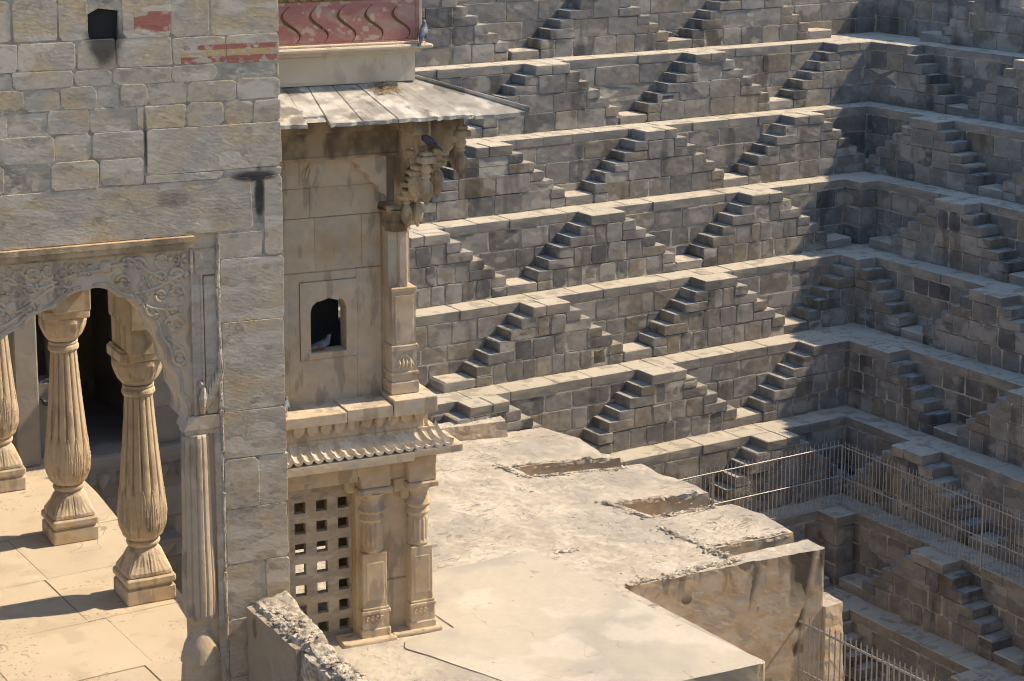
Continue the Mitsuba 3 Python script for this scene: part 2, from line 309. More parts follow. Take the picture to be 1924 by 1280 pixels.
def tube(pts, r, n=6):
    from_ = np.asarray(pts, float); t = np.gradient(from_, axis=0); t /= np.linalg.norm(t, axis=1, keepdims=True) + 1e-9
    ref = np.where(np.abs(t[:, 2:]) < 0.9, [[0, 0, 1.0]], [[1.0, 0, 0]]); a = np.cross(t, ref); a /= np.linalg.norm(a, axis=1, keepdims=True) + 1e-9
    b = np.cross(t, a); ang = np.arange(n) * 2 * np.pi / n; r = np.broadcast_to(r, (len(from_),))
    v = from_[:, None] + r[:, None, None] * (np.cos(ang)[None, :, None] * a[:, None] + np.sin(ang)[None, :, None] * b[:, None])
    F = [[i * n + j, i * n + (j + 1) % n, (i + 1) * n + (j + 1) % n, (i + 1) * n + j] for i in range(len(from_) - 1) for j in range(n)]
    m = vf((v.reshape(-1, 3), np.array(F))); L = len(from_) * n
    caps = [[0, j + 1, j] for j in range(1, n - 1)] + [[L - n, L - n + j, L - n + j + 1] for j in range(1, n - 1)]
    return m[0], np.vstack([m[1], caps])
def lathe(prof, fn=None, n=48, cx=0, cy=0):
    """prof: (r, z) rows; fn(theta, i, z) multiplies the radius."""
    prof = np.asarray(prof, float); th = np.arange(n) * 2 * np.pi / n
    R = prof[:, :1] * (np.ones((1, n)) if fn is None else np.array([fn(th, i, prof[i, 1]) for i in range(len(prof))]))
    v = np.stack([cx + R * np.cos(th), cy + R * np.sin(th), np.repeat(prof[:, 1:], n, 1)], -1).reshape(-1, 3)
    i, j = np.meshgrid(np.arange(len(prof) - 1), np.arange(n), indexing='ij'); k = (j + 1) % n
    q = np.stack([i * n + j, i * n + k, (i + 1) * n + k, (i + 1) * n + j], -1).reshape(-1, 4)
    L = len(prof) * n
    v = np.vstack([v, [[cx, cy, prof[0, 1]], [cx, cy, prof[-1, 1]]]]); a = np.arange(n); b = (a + 1) % n
    caps = np.vstack([np.c_[np.full(n, L), b, a], np.c_[np.full(n, L + 1), L - n + a, L - n + b]])
    return v, np.vstack([vf((v, q))[1], caps])
def interp(rows, n):
    rows = np.asarray(rows, float); rows = rows[::-1] if rows[0, 1] > rows[-1, 1] else rows; z = np.linspace(rows[0, 1], rows[-1, 1], n); z = np.unique(np.r_[z, rows[:, 1]])
    return np.c_[np.interp(z, rows[:, 1], rows[:, 0]), z]
ORD = ['topmost', 'second', 'third', 'fourth', 'fifth', 'sixth', 'seventh', 'eighth', 'ninth', 'tenth', 'eleventh']
TIER = ['top tier'] + [o + ' tier down' for o in ORD[1:]]

# ------------------------------------------------------------------ ground
gp = Polygon([(-1500, -1500), (1500, -1500), (1500, 1500), (-1500, 1500)], [[(-45, -32), (1.2, -32), (1.2, 1.2), (-17.6, 1.2), (-17.6, 3.6), (-45, 3.6)]])
put('ground', slab(gp, 1.2, 1.46), 'm_floor', exact=True, tone=(0.5, 0.5)); tag('ground', 'dusty open ground above the rim of the stepwell', kind='structure')
put('well_floor', bx(-45, -9, -32, -9, -15.4, -15.02), 'm_court', exact=True); tag('well_floor', 'shaded floor at the bottom of the stepwell', kind='structure')

# ------------------------------------------------------------------ the stepwell: terraces, walls and double stairs
H, D, DEP, PW, PER, TR = 1.5, 1.127, 0.549, 0.923, 4.40, 0.27
RI = H / 7
COMB = {'L': (1.20, 3.436), 'R': (1.365, 3.60)}
SHIFT = {('L', 0): -0.02, ('L', 1): -0.02, ('R', 4): 0.10, ('R', 5): 0.13, ('R', 6): -0.22, ('R', 7): -0.15, ('R', 2): -0.05}
SIDE = {'L': 'left', 'R': 'right'}
def centres(w, k, amax):
    c0 = COMB[w][k % 2] + SHIFT.get((w, k), 0); out = []
    for j in range(12):
        c = c0 + PER * j
        if c + PW / 2 > D * k and c < amax: out.append(c)
    return out
def half(i): return PW / 2 + i * TR                                # half width of the stairs at the level of tread i
for w, FR in (('L', LEFT), ('R', RIGHT)):
    for k in range(-1, 9):
        zt, zb, b0, a0 = -H * k, -H * (k + 1), D * k, D * k
        if w == 'L':
            amax = 15.6 if k <= 4 else 13.8 if k == 5 else 13.4
            avis = amax
        else:
            avis = [8.5, 9.3, 10.2, 11.1, 12.0, 12.9, 13.8, 14.7, 15.6, 16.5][k + 1]; amax = 31.0
        nth = ORD[k + 1]
        T = thing('terrace_wall', f'{nth} terrace wall from the top on the {"sunlit left" if w == "L" else "shaded right"} side of the stepwell, grey stone courses under a pale ledge', 'wall', f'terrace walls of the {SIDE[w]} side')
        lo = a0 if w == 'L' else a0
        put('mortar_bed', bx(lo - D - 0.3, amax, b0 - 2.2, b0 - 0.010, zb - 0.3, zt - 0.20), 'm_mortar', FR, T)
        # paving slabs of the ledge: their ends are the coping course
        a = (a0 - D) if w == 'L' else a0
        while a < amax:
            ln = rng.uniform(0.55, 1.15) if a < avis else 6.0
            e = min(a + ln, amax)
            jz = rng.uniform(-0.003, 0.003)
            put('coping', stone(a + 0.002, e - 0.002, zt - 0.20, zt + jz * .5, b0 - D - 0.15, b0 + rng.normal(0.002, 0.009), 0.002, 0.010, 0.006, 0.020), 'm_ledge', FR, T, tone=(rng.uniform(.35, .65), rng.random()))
            a = e
        cs = centres(w, k, amax + 1.5) if k >= -1 else []
        # courses of the wall between the stairs
        zz = [zt - 0.205, zt - 0.205 - 0.42 + rng.uniform(-.05, .05), zt - 1.06 + rng.uniform(-.05, .05), zb]
        for r in range(3):
            z1, z0 = zz[r], zz[r + 1]
            a = a0 + 0.02
            while a < avis:
                ln = rng.uniform(0.36, 0.95) * (1.5 if k <= 1 else 1.0); e = a + ln
                mid = (a + e) / 2; lev = int(round((zt - z1) / RI))
                hid = any(abs(mid - c) + ln / 2 < half(lev) - 0.12 for c in cs)
                if not hid:
                    g = rng.uniform(0.008, 0.02) * (0.6 if k <= 1 else 1.1)
                    put('stone', stone(a + g, e - g, z0 + g, z1 - g, b0 - 0.08, b0 + rng.uniform(-0.008, 0.012), 0.012, 0.010, 0.006, 0.035), 'm_well', FR, T)
                a = e
        # stairs
        mod = k % 4
        flights = []
        for n, c in enumerate(cs):
            if c > (amax - 0.3 if w == 'L' else avis + 1.3): continue
            flights.append((n, c))
        for n, c in flights:
            first = n == 0
            inner_fill = first and k >= 0 and (c - PW / 2 - a0) < 0.95
            x_lim = a0 if w == 'L' else a0 + (DEP if k >= 0 else 0)
            wall_nm = 'sunlit left' if w == 'L' else 'shaded right'
            PK = thing('stair_pyramid', f'projecting double stone stair on the {wall_nm} wall, {TIER[k + 1]}, {"nearest" if n == 0 else ORD[n]} from the corner', 'staircase', f'stair pyramids of the {SIDE[w]} wall')
            core, front = [], b0 + DEP
            def clip(u0, u1):
                u0 = max(u0, x_lim)
                return (u0, u1) if u1 - u0 > 0.06 else None
            c = c + rng.normal(0, 0.03)
            for i in range(7):
                hw = half(min(i, 5)) - 0.02
                s = clip(x_lim if inner_fill else c - hw, c + hw)
                if s: core.append(bx(s[0], s[1], b0 - 0.1, front - 0.012, zb - 0.02 if i == 6 else zt - (i + 1) * RI, zt - i * RI - 0.015))
            if core: put('rubble_core', join(core), 'm_mortar', FR, PK)
            else:
                del labels[PK]; count['stair_pyramid'] -= 1; continue
            # top platform: two or three slabs
            s = clip(x_lim if inner_fill else c - PW / 2, c + PW / 2)
            if s:
                cuts = [s[0]] + ([s[0] + (s[1] - s[0]) * rng.uniform(.38, .68)] if s[1] - s[0] > 0.6 else []) + [s[1]]
                for q0, q1 in zip(cuts[:-1], cuts[1:]):
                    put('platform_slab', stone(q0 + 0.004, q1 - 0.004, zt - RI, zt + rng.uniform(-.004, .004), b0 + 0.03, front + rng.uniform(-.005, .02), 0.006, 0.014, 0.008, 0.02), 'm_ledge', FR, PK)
            for sd in (1, -1):
                if sd < 0 and inner_fill: continue
                for i in range(1, 6):
                    outer = PW / 2 + i * TR
                    inn = PW / 2 + 2 * ((i - 1) // 2) * TR - (0.10 if i < 5 else 0.10)
                    u0, u1 = sorted((c + sd * inn, c + sd * outer)); s = clip(u0, u1)
                    if not s: continue
                    jj = rng.normal(0, 0.008)
                    if rng.random() < 0.04: jj -= rng.uniform(0.03, 0.07)
                    put('step', stone(s[0] + (0.006 if sd > 0 else 0), s[1] - (0.006 if sd < 0 else 0), zt - (i + 1) * RI + 0.008, zt - i * RI + jj, b0 - 0.05, front + rng.normal(0.004, .010), 0.008, 0.010, 0.006, 0.022), 'm_well', FR, PK)
                i = 6                                             # base stone under the lowest step
                u0, u1 = sorted((c + sd * (PW / 2 + 4 * TR - 0.10), c + sd * (PW / 2 + 5 * TR))); s = clip(u0, u1)
                if s: put('base_stone', stone(s[0], s[1], zb + 0.004, zb + RI - 0.008, b0 - 0.05, front + rng.uniform(-.012, .015), 0.01, 0.016, 0.01, 0.03), 'm_well', FR, PK)
                # landing in the valley, half way to the next stair
                gap = (PER - PW) / 2 - 5 * TR
                u0, u1 = sorted((c + sd * (PW / 2 + 5 * TR), c + sd * (PW / 2 + 5 * TR + (2 * gap if sd > 0 else gap)))); 
                if sd < 0 and not first: s = None
                else: s = clip(u0 if sd > 0 else u0 - gap, u1)
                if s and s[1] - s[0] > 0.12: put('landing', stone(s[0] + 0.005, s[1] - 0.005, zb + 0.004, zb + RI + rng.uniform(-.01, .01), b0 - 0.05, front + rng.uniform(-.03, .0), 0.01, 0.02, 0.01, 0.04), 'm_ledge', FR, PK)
            # face stones, three courses
            for r in range(3):
                z1, z0 = zt - RI * (1 + 2 * r), zt - RI * (3 + 2 * r)
                X = PW / 2 + 2 * r * TR - 0.10
                s = clip(x_lim if inner_fill else c - X, c + X)
                if not s: continue
                m = max(1, int(round((s[1] - s[0]) / (rng.uniform(0.34, 0.46) * (1.7 if k <= 1 else 1.0)))))
                cuts = np.linspace(s[0], s[1], m + 1); cuts[1:-1] += rng.uniform(-.07, .07, m - 1)
                for q0, q1 in zip(cuts[:-1], cuts[1:]):
                    g = rng.uniform(0.009, 0.026) * (0.5 if k <= 1 else 1.1)
                    put('face_stone', stone(q0 + g, q1 - g, z0 + g * .8, z1 - g * .8, b0 + 0.2, front + rng.uniform(-.012, .012), 0.013, 0.010, 0.006, 0.045), 'm_well', FR, PK)
    # nothing
for k in (2, 6):                                                  # square posts in the corner
    T = thing('corner_post', f'square stone post filling the inner corner of the stepwell, {"above" if k == 2 else "below"} the {"fifth terrace" if k == 2 else "railing terrace"}', 'post')
    zt, a0 = -H * k, D * k
    put('mortar_bed', bx(a0 - .1, a0 + DEP - 0.03, a0 - .1, a0 + DEP - 0.03, zt - H - .02, zt - .2), 'm_mortar', LEFT, T)
    put('cap_slab', stone(a0 - .05, a0 + DEP + .02, zt - .2, zt + .006, a0 - .05, a0 + DEP + .02, 0.006, 0.014, 0.006, 0.02), 'm_ledge', LEFT, T)
    for r in range(3):
        z1, z0 = zt - .205 - .43 * r, zt - .205 - .43 * (r + 1)
        put('stone', stone(a0, a0 + DEP, z0 + .01, z1 - .01, a0 - .05, a0 + DEP, 0.01, 0.018, 0.014, 0.05), 'm_well', LEFT, T)

# ------------------------------------------------------------------ steel railing on the lower terrace
def railing(name, label, p0, p1, zb, zt, zm, gap, spike, pr, posts, s=1.0):
    p0, p1 = np.array(p0, float), np.array(p1, float); L = np.linalg.norm(p1 - p0); d = (p1 - p0) / L
    K = thing(name, label, 'railing'); FR = scaled(WORLD, s)
    q = lambda s, z: [*(p0 + d * s), z]
    for z, r in ((zt, pr * 1.7), (zm, pr * 1.7), (zb + 0.06, pr * 1.5)):
        if z is not None: put('rail', tube([q(0, z), q(L, z)], r, 8), 'm_steel', FR, K, smooth=True)
    for t in posts: put('post', tube([q(t, zb - .02), q(t, zt + .01)], pr * 2.2, 8), 'm_steel', FR, K, smooth=True)
    for t in np.arange(gap, L, gap):
        j = rng.normal(0, 0.006)
        put('picket', tube([q(t, zb), q(t + j * .5, (zb + zt) / 2), q(t + j, zt + spike * .75), q(t + j, zt + spike)], [pr, pr, pr, pr * .2], 5), 'm_steel', FR, K, smooth=True)
railing('steel_railing', 'steel picket railing on the lower ledge along the sunlit left wall', (-6.72, -6.78), (-13.2, -6.78), -9.0, -7.67, -8.34, 0.11, 0.14, 0.009, [0.0, 3.45])
railing('steel_railing', 'steel picket railing on the lower ledge along the shaded right wall', (-6.78, -6.84), (-7.05, -15.2), -9.0, -7.67, -8.34, 0.11, 0.14, 0.009, [4.2])
railing('steel_railing', 'pale steel fence at the foot of the plastered block, bottom right of the view', (-12.2, -11.75), (-12.03, -16.6), -10.2, -8.57, -9.47, 0.128, 0.17, 0.014, [0.05, 2.3], TS)

# ------------------------------------------------------------------ plastered terrace built into the well
def terrace():
    P = Polygon([(-14.6, -3.3), (-13.0, -3.2), (-12.1, -3.35), (-11.8, -4.28), (-12.0, -5.45), (-11.8, -5.95), (-11.7, -6.4), (-11.75, -7.13), (-11.60, -8.2), (-11.7, -9.0), (-11.5, -10.0), (-11.66, -11.0), (-11.66, -11.93), (-15.75, -11.55), (-15.64, -15.15), (-22.4, -14.5), (-22.4, -11.0), (-20.75, -9.2), (-20.1, -5.0), (-19.2, -3.4)])
    P = P.buffer(-.07).buffer(.07, quad_segs=3)
    body = man(slab(P, -12.5, -7.3))
    for q in ([(-13.95, -5.27), (-11.0, -6.15), (-11.0, -6.62), (-13.98, -5.92)], [(-13.5, -8.05), (-11.0, -8.72), (-11.0, -9.32), (-13.3, -9.05)], [(-13.6, -10.86), (-11.0, -11.12), (-11.0, -11.50), (-13.3, -11.36)]):
        body -= man(slab(Polygon(q), -7.78, -7.0))
    def keep(v): return np.where(v[:, 2] < -7.36, 0.22, 1.0) * np.where(v[:, 0] < -20.8, 0.2, 1.0) * np.where((v[:, 0] < -15.6) & (v[:, 1] < -9.2), 0.3, 1.0)
    m = roughen(body, 0.13, 0.045, 1.7, 3, keep)
    put('terrace', m, 'm_terrace', TER, exact=True, tone=(.5, .5))
    tag('terrace', 'sunlit rough lime plaster terrace built out into the stepwell in front of the carved tower', kind='structure')
    st = m3.Manifold.hull_points(np.array([[-14.6, -3.1, -7.0], [-13.05, -3.48, -6.97], [-12.95, -3.12, -6.96], [-14.5, -2.75, -7.0], [-14.6, -3.16, -7.5], [-13.02, -3.56, -7.5], [-12.92, -3.1, -7.5], [-14.5, -2.7, -7.5]], float))
    k = put('wall_stub', roughen(st, 0.07, 0.03, 4.0, 5), 'm_terrace', TER, tone=(.8, .5)); tag(k, 'short plastered wall stub with crumbling front, behind the ribbed eave of the tower', 'wall')
    sm = m3.Manifold.hull_points(np.array([[-11.7, -11.45, -8.35], [-11.25, -11.5, -8.37], [-11.25, -11.95, -8.40], [-11.7, -12.0, -8.38], [-11.7, -11.45, -12], [-11.2, -11.5, -12], [-11.2, -12.02, -12], [-11.7, -12.05, -12]], float))
    k = put('buttress', roughen(sm, 0.1, 0.03, 4.0, 8), 'm_terrace', TER, tone=(.4, .5)); tag(k, 'low stained buttress at the outer corner of the plastered block, behind the pale fence', 'buttress')
terrace()
# smooth slab
SB = Polygon([(-18.05, -9.33), (-16.15, -9.36), (-15.68, -15.0), (-15.75, -15.15), (-19.2, -14.8), (-19.39, -13.6), (-19.52, -13.2), (-19.71, -12.7), (-19.86, -12.25), (-20.05, -11.8), (-19.9, -11.55), (-19.0, -11.52), (-19.0, -9.35)])
SB = SB.buffer(-.11).buffer(.11, quad_segs=5)
sl = man(slab(SB, -7.6, -7.282)).refine_to_length(0.2); v, f = vf(sl); v[:, 2] += (meshkit.fbm(v * 1.2, 3, 4) - .5) * 0.02; v[:, 1] += np.where(v[:, 1] < -14.5, (meshkit.fbm(v * 3, 3, 6) - .5) * 0.12, (meshkit.fbm(v * 2.5, 3, 6) - .5) * 0.06)
put('terrace_slab', (v, f), 'm_slab', TER, exact=True); tag('terrace_slab', 'smooth bare cement slab in the foreground of the terrace', kind='structure')
# crumbling kerbs round the drainage slots, and grit on the terrace
def lumps(pts, n, r0, r1, spread, z=-7.3, seed=0, flat_=0.55):
    """Crumbled plaster: many small flattened lumps sunk into one another and into what they lie on."""
    g = np.random.default_rng(seed); pts = np.array(pts, float); seg = np.linalg.norm(np.diff(pts, axis=0), axis=1); cum = np.r_[0, np.cumsum(seg)]; ms = []
    ico = trimesh.creation.icosphere(subdivisions=1)
    for _ in range(n):
        s = g.uniform(0, cum[-1]); x, y = (np.interp(s, cum, pts[:, i]) for i in (0, 1)); r = r0 + (r1 - r0) * g.random() ** 2.5
        d = meshkit.noise(ico.vertices * 1.7 + g.uniform(0, 99, 3)); a = g.uniform(0, 6.28); ca, sa = math.cos(a), math.sin(a)
        vv = ico.vertices * (.6 + .8 * d)[:, None] * (r * np.array([g.uniform(.9, 1.9), g.uniform(.6, 1.1), flat_ * g.uniform(.5, 1.1)]))
        vv = np.c_[vv[:, 0] * ca - vv[:, 1] * sa, vv[:, 0] * sa + vv[:, 1] * ca, vv[:, 2]]
        ms.append((vv + [x + g.normal(0, spread), y + g.normal(0, spread), z + g.uniform(-.3, .2) * r], np.array(ico.faces)))
    return join(ms)
def kerb(pts, w, h, seed, z=-7.3):
    """A low eroded kerb of plaster along a line."""
    ms = []
    for (x0, y0), (x1, y1) in zip(pts[:-1], pts[1:]):
        d = np.array([x1 - x0, y1 - y0]); d /= np.linalg.norm(d); nn = np.array([-d[1], d[0]]) * w
        base = [np.array([x0, y0]) - nn, np.array([x1, y1]) - nn, np.array([x1, y1]) + nn, np.array([x0, y0]) + nn]
        ms.append(m3.Manifold.hull_points(np.array([[*b, z - .06] for b in base] + [[*(np.array([x, y]) + k * nn * .5), z + h] for x, y in ((x0, y0), (x1, y1)) for k in (-1, 1)], float)))
    v, f = roughen(m3.Manifold.batch_boolean(ms, m3.OpType.Add), 0.035, 0.055, 9.0, seed)
    v[:, 2] = z - .06 + (v[:, 2] - z + .06) * (.45 + .9 * meshkit.fbm(np.c_[v[:, :2] * 3.5, v[:, 2] * 0], 3, seed))
    return v, f
for i, (pts, where) in enumerate([([(-14.2, -5.0), (-14.1, -5.95), (-12.1, -6.5)], 'the farthest drainage slot of the terrace'), ([(-13.65, -7.95), (-13.42, -9.1), (-12.0, -9.28)], 'the middle drainage slot of the terrace'),
                                  ([(-13.55, -9.6), (-13.5, -10.8), (-13.4, -11.4)], 'the nearest drainage slot of the terrace'), ([(-15.65, -11.5), (-13.3, -11.6)], 'the front edge of the plastered block')]):
    k = put('rubble_kerb', join([kerb(pts, .05, .035 if i < 3 else .03, 20 + i), lumps(pts, 200, 0.008, 0.035, 0.06, -7.285, 20 + i)]), 'm_rubble', TER, smooth=50)
    tag(k, 'low crumbling kerb of broken plaster along ' + where, 'kerb')
for i, (pts, where) in enumerate([([(-13.9, -5.22), (-12.9, -5.52), (-12.0, -5.80)], 'farthest'), ([(-13.45, -8.0), (-12.6, -8.26), (-11.85, -8.46)], 'middle'), ([(-13.5, -10.80), (-12.6, -10.88), (-11.75, -10.98)], 'nearest')]):
    k = put('slot_rim', kerb(pts, .07, .045, 60 + i), 'm_terrace', TER, smooth=60, tone=None); tag(k, f'worn plaster rim along the back of the {where} drainage slot', 'rim')
g = np.random.default_rng(11)
pb = []
ico0 = trimesh.creation.icosphere(subdivisions=0)
TPoly = Polygon([(-12, -6.6), (-11.9, -10.6), (-15.4, -11.4), (-16.1, -9.4), (-19, -9.2), (-19.2, -5.4), (-14.4, -5.5)])
from shapely.geometry import Point
while len(pb) < 900:
    x, y = g.uniform(-19.5, -11.8), g.uniform(-11.5, -5.3)
    if TPoly.contains(Point(x, y)) and meshkit.noise(np.array([x * .8, y * .8, 0])) > g.uniform(.2, .75):
        r = .004 + .014 * g.random() ** 3; pb.append((ico0.vertices * r * g.uniform(.6, 1.4, 3) * [1.3, 1.3, .6] + [x, y, -7.3 + r * .1], np.array(ico0.faces)))
put('grit', join(pb), 'm_terrace', TER, exact=True); tag('grit', 'loose grit and plaster crumbs scattered on the rough terrace', 'grit', kind='stuff')
for (x, y) in [(-15.75, -9.75), (-15.65, -9.75), (-15.55, -9.8)]:
    pass
k = put('debris_heap', lumps([(-15.85, -9.62), (-15.35, -9.72)], 45, 0.02, 0.05, 0.03, -7.29, 77), 'm_rubble', TER, smooth=True); tag(k, 'small heap of debris beside the far corner of the smooth cement slab', 'debris')

# parapet with broken rubble top
pp = m3.Manifold.hull_points(np.array([[-22.78, -12.08, -5.93], [-22.12, -12.08, -5.86], [-22.30, -13.7, -5.95], [-22.78, -13.7, -5.98], [-22.78, -12.08, -12], [-22.12, -12.08, -12], [-22.30, -13.7, -12], [-22.78, -13.7, -12]], float))
p2 = m3.Manifold.hull_points(np.array([[-22.72, -13.66, -6.02], [-22.30, -13.66, -5.98], [-22.42, -16.5, -6.1], [-22.72, -16.5, -6.1], [-22.72, -13.66, -12], [-22.28, -13.66, -12], [-22.4, -16.5, -12], [-22.72, -16.5, -12]], float))
PA = thing('parapet_wall', 'thick low parapet wall with a crumbling rubble top running towards the viewer beside the tower', 'wall')
put('wall_body', roughen(pp, 0.07, 0.035, 3.0, 15), 'm_parapet', TER, PA, tone=(.5, .5))
put('broken_length', roughen(p2, 0.09, 0.05, 3.0, 16), 'm_rubble', TER, PA, tone=(.4, .5))
def rocks(pts, n, r0, r1, spread, z, seed):
    g = np.random.default_rng(seed); pts = np.array(pts, float); ms = []
    for _ in range(n):
        s = g.random(); x, y = pts[0] + (pts[1] - pts[0]) * s; r = g.uniform(r0, r1)
        q = g.normal(0, 1, (14, 3)); q /= np.linalg.norm(q, axis=1, keepdims=True); q = q * r * np.array([g.uniform(.8, 1.5), g.uniform(.7, 1.2), g.uniform(.4, .7)])
        ms.append(vf(m3.Manifold.hull_points(q + [x + g.normal(0, spread), y, z + g.uniform(-.02, .03)])))
    return join(ms)
for i in range(2): put('loose_stones', rocks([(-22.47, -12.2), (-22.5, -13.7)] if i == 0 else [(-22.52, -13.75), (-22.56, -16.3)], 20 if i == 0 else 30, .03, .085, .11 if i == 0 else .06, -5.90 if i == 0 else -6.02, 41 + i), 'm_rubble', TER, PA, tone=(.9, .5))
def crumble(pts, h, seed):
    v, f = roughen(m3.Manifold.hull_points(np.array(pts, float)), 0.035, 0.05, 5.0, seed); n_ = meshkit.fbm(np.c_[v[:, :2] * 6, v[:, 2] * 0], 4, seed)
    v[:, 2] += (n_ - .45) * h * (v[:, 2] > np.min(v[:, 2]) + .05); return v, f
put('rubble_top', join([crumble([[-22.74, -12.10, -5.98], [-22.13, -12.10, -5.90], [-22.30, -13.75, -5.97], [-22.74, -13.75, -6.0], [-22.66, -12.12, -5.86], [-22.2, -12.12, -5.80], [-22.36, -13.7, -5.88], [-22.66, -13.7, -5.92]], .07, 31),
                        crumble([[-22.70, -13.7, -6.1], [-22.32, -13.7, -6.06], [-22.42, -16.5, -6.16], [-22.70, -16.5, -6.16], [-22.62, -13.7, -5.98], [-22.4, -13.7, -5.96], [-22.48, -16.5, -6.05], [-22.64, -16.5, -6.05]], .08, 32),
                        lumps([(-22.5, -12.2), (-22.52, -13.7)], 120, 0.012, 0.06, 0.13, -5.87, 33), lumps([(-22.52, -13.7), (-22.56, -16.4)], 120, 0.012, 0.05, 0.08, -5.98, 34)]), 'm_rubble', TER, PA, smooth=50)

# ------------------------------------------------------------------ arcade: floor, back wall, columns, roof
FL = Polygon([(-29, -14.4), (-22.9, -14.4), (-22.75, -12.6), (-22.6, -11.4), (-22.33, -8.58), (-22.02, -5.6), (-21.73, -3.0), (-21.6, -0.5), (-29, -0.5)])
put('gallery_base', slab(FL.buffer(-0.03), -12.5, -7.09), 'm_court', GAL, exact=True); tag('gallery_base', 'masonry base under the gallery floor', kind='structure')
xs, ys = [-29, -26.0, -23.9, -21.0], [-14.5, -12.2, -10.75, -8.75, -6.7, -4.6, -2.4, -0.4]
T = 'gallery_floor'
put(T, slab(FL.buffer(-0.02), -7.089, -7.078), 'm_floor', GAL, exact=True, tone=(.2, .5)); tag(T, 'sunlit sandstone flag floor of the gallery', kind='structure')
for i in range(len(ys) - 1):
    off = rng.uniform(-.5, .5)
    xx = [xs[0]] + [x + off + rng.uniform(-.25, .25) for x in xs[1:-1]] + [xs[-1]]
    for j in range(len(xx) - 1):
        q = Polygon([(xx[j], ys[i]), (xx[j + 1], ys[i] - .02), (xx[j + 1] + rng.uniform(-.05, .05), ys[i + 1] - .03), (xx[j], ys[i + 1])]).intersection(FL).buffer(-0.003 if rng.random() > .25 else -0.009, join_style=2)
        if q.geom_type == 'Polygon' and q.area > .05:
            put('flagstone', slab(q, -7.075, -7.06 + rng.uniform(-.004, .004)), 'm_floor', GAL, T)

CW = thing('court_wall', 'grey shaded courtyard wall with a dark doorway behind the columns', 'wall')
wl = unary_union([sbox(-30, -13, -18.2, 1.6)]) - sbox(-21.45, -7.18, -19.95, -3.4) - sbox(-22.02, -5.55, -21.6, -4.0)
fr = scaled(Frame([0, -0.5, 0], [1, 0, 0], [0, -1, 0]), GS)
put('wall_face', prism(wl, -0.6, 0), 'm_court', fr, CW, tone=(.5, .5))
put('sill_cornice', join([prism(sbox(-30, -7.42, -18.6, -7.2), 0.002, 0.16), prism(sbox(-30, -7.56, -18.6, -7.42), 0.002, 0.09)]), 'm_court', fr, CW, tone=(.9, .5))
for i, x in enumerate(np.arange(-22.0, -18.7, 0.42)):
    put('cornice_pendant', lathe(interp([(0.02, -7.92), (0.07, -7.86), (0.13, -7.75), (0.15, -7.62), (0.12, -7.56)], 10), lambda th, i_, z: 1 + .1 * np.abs(np.sin(5 * th)), 20, x, 0.02), 'm_court', fr, CW, smooth=True)
    put('cornice_block', bx(x + .13, x + .29, 0.002, 0.08, -7.78, -7.56), 'm_court', fr, CW)
for r, (z0, z1) in enumerate([(-13, -10.6), (-10.6, -9.6), (-9.6, -8.75), (-8.75, -8.1), (-6.4, -5.6), (-5.6, -4.7), (-4.7, -3.9), (-7.18, -6.4)]):
    a = -19.85 if z0 > -7.3 else -22.4
    while a < -18.7:
        e = a + rng.uniform(.6, 1.1); put('stone', stone(a + .012, min(e, -18.65) - .012, z0 + .012, z1 - .012, -.05, 0.012, .012, .015, .008), 'm_court', fr, CW); a = e
put('corbel', join([bx(-19.85, -19.25, 0, 0.55, -9.15, -9.02), m3.Manifold.hull_points(np.array([[-19.75, 0, -9.15], [-19.35, 0, -9.15], [-19.75, .45, -9.15], [-19.35, .45, -9.15], [-19.7, 0, -9.55], [-19.4, 0, -9.55]], float))]), 'm_court', fr, CW)
put('dark_room', join([bx(-22.6, -19.4, -4.2, -4.0, -7.2, -3.0), bx(-22.75, -22.6, -4.0, -.6, -7.2, -3.0), bx(-19.4, -19.25, -4.0, -.6, -7.2, -3.0), bx(-22.6, -19.4, -4.0, -.6, -3.0, -2.8), bx(-22.6, -19.4, -4.0, -.6, -7.4, -7.2)]), 'm_court', fr, CW, tone=(.1, .3))
put('gallery_pier', bx(-22.55, -22.08, 0.02, 0.42, -7.06, -2.6, .03), 'm_court', fr, CW, tone=(.6, .2))

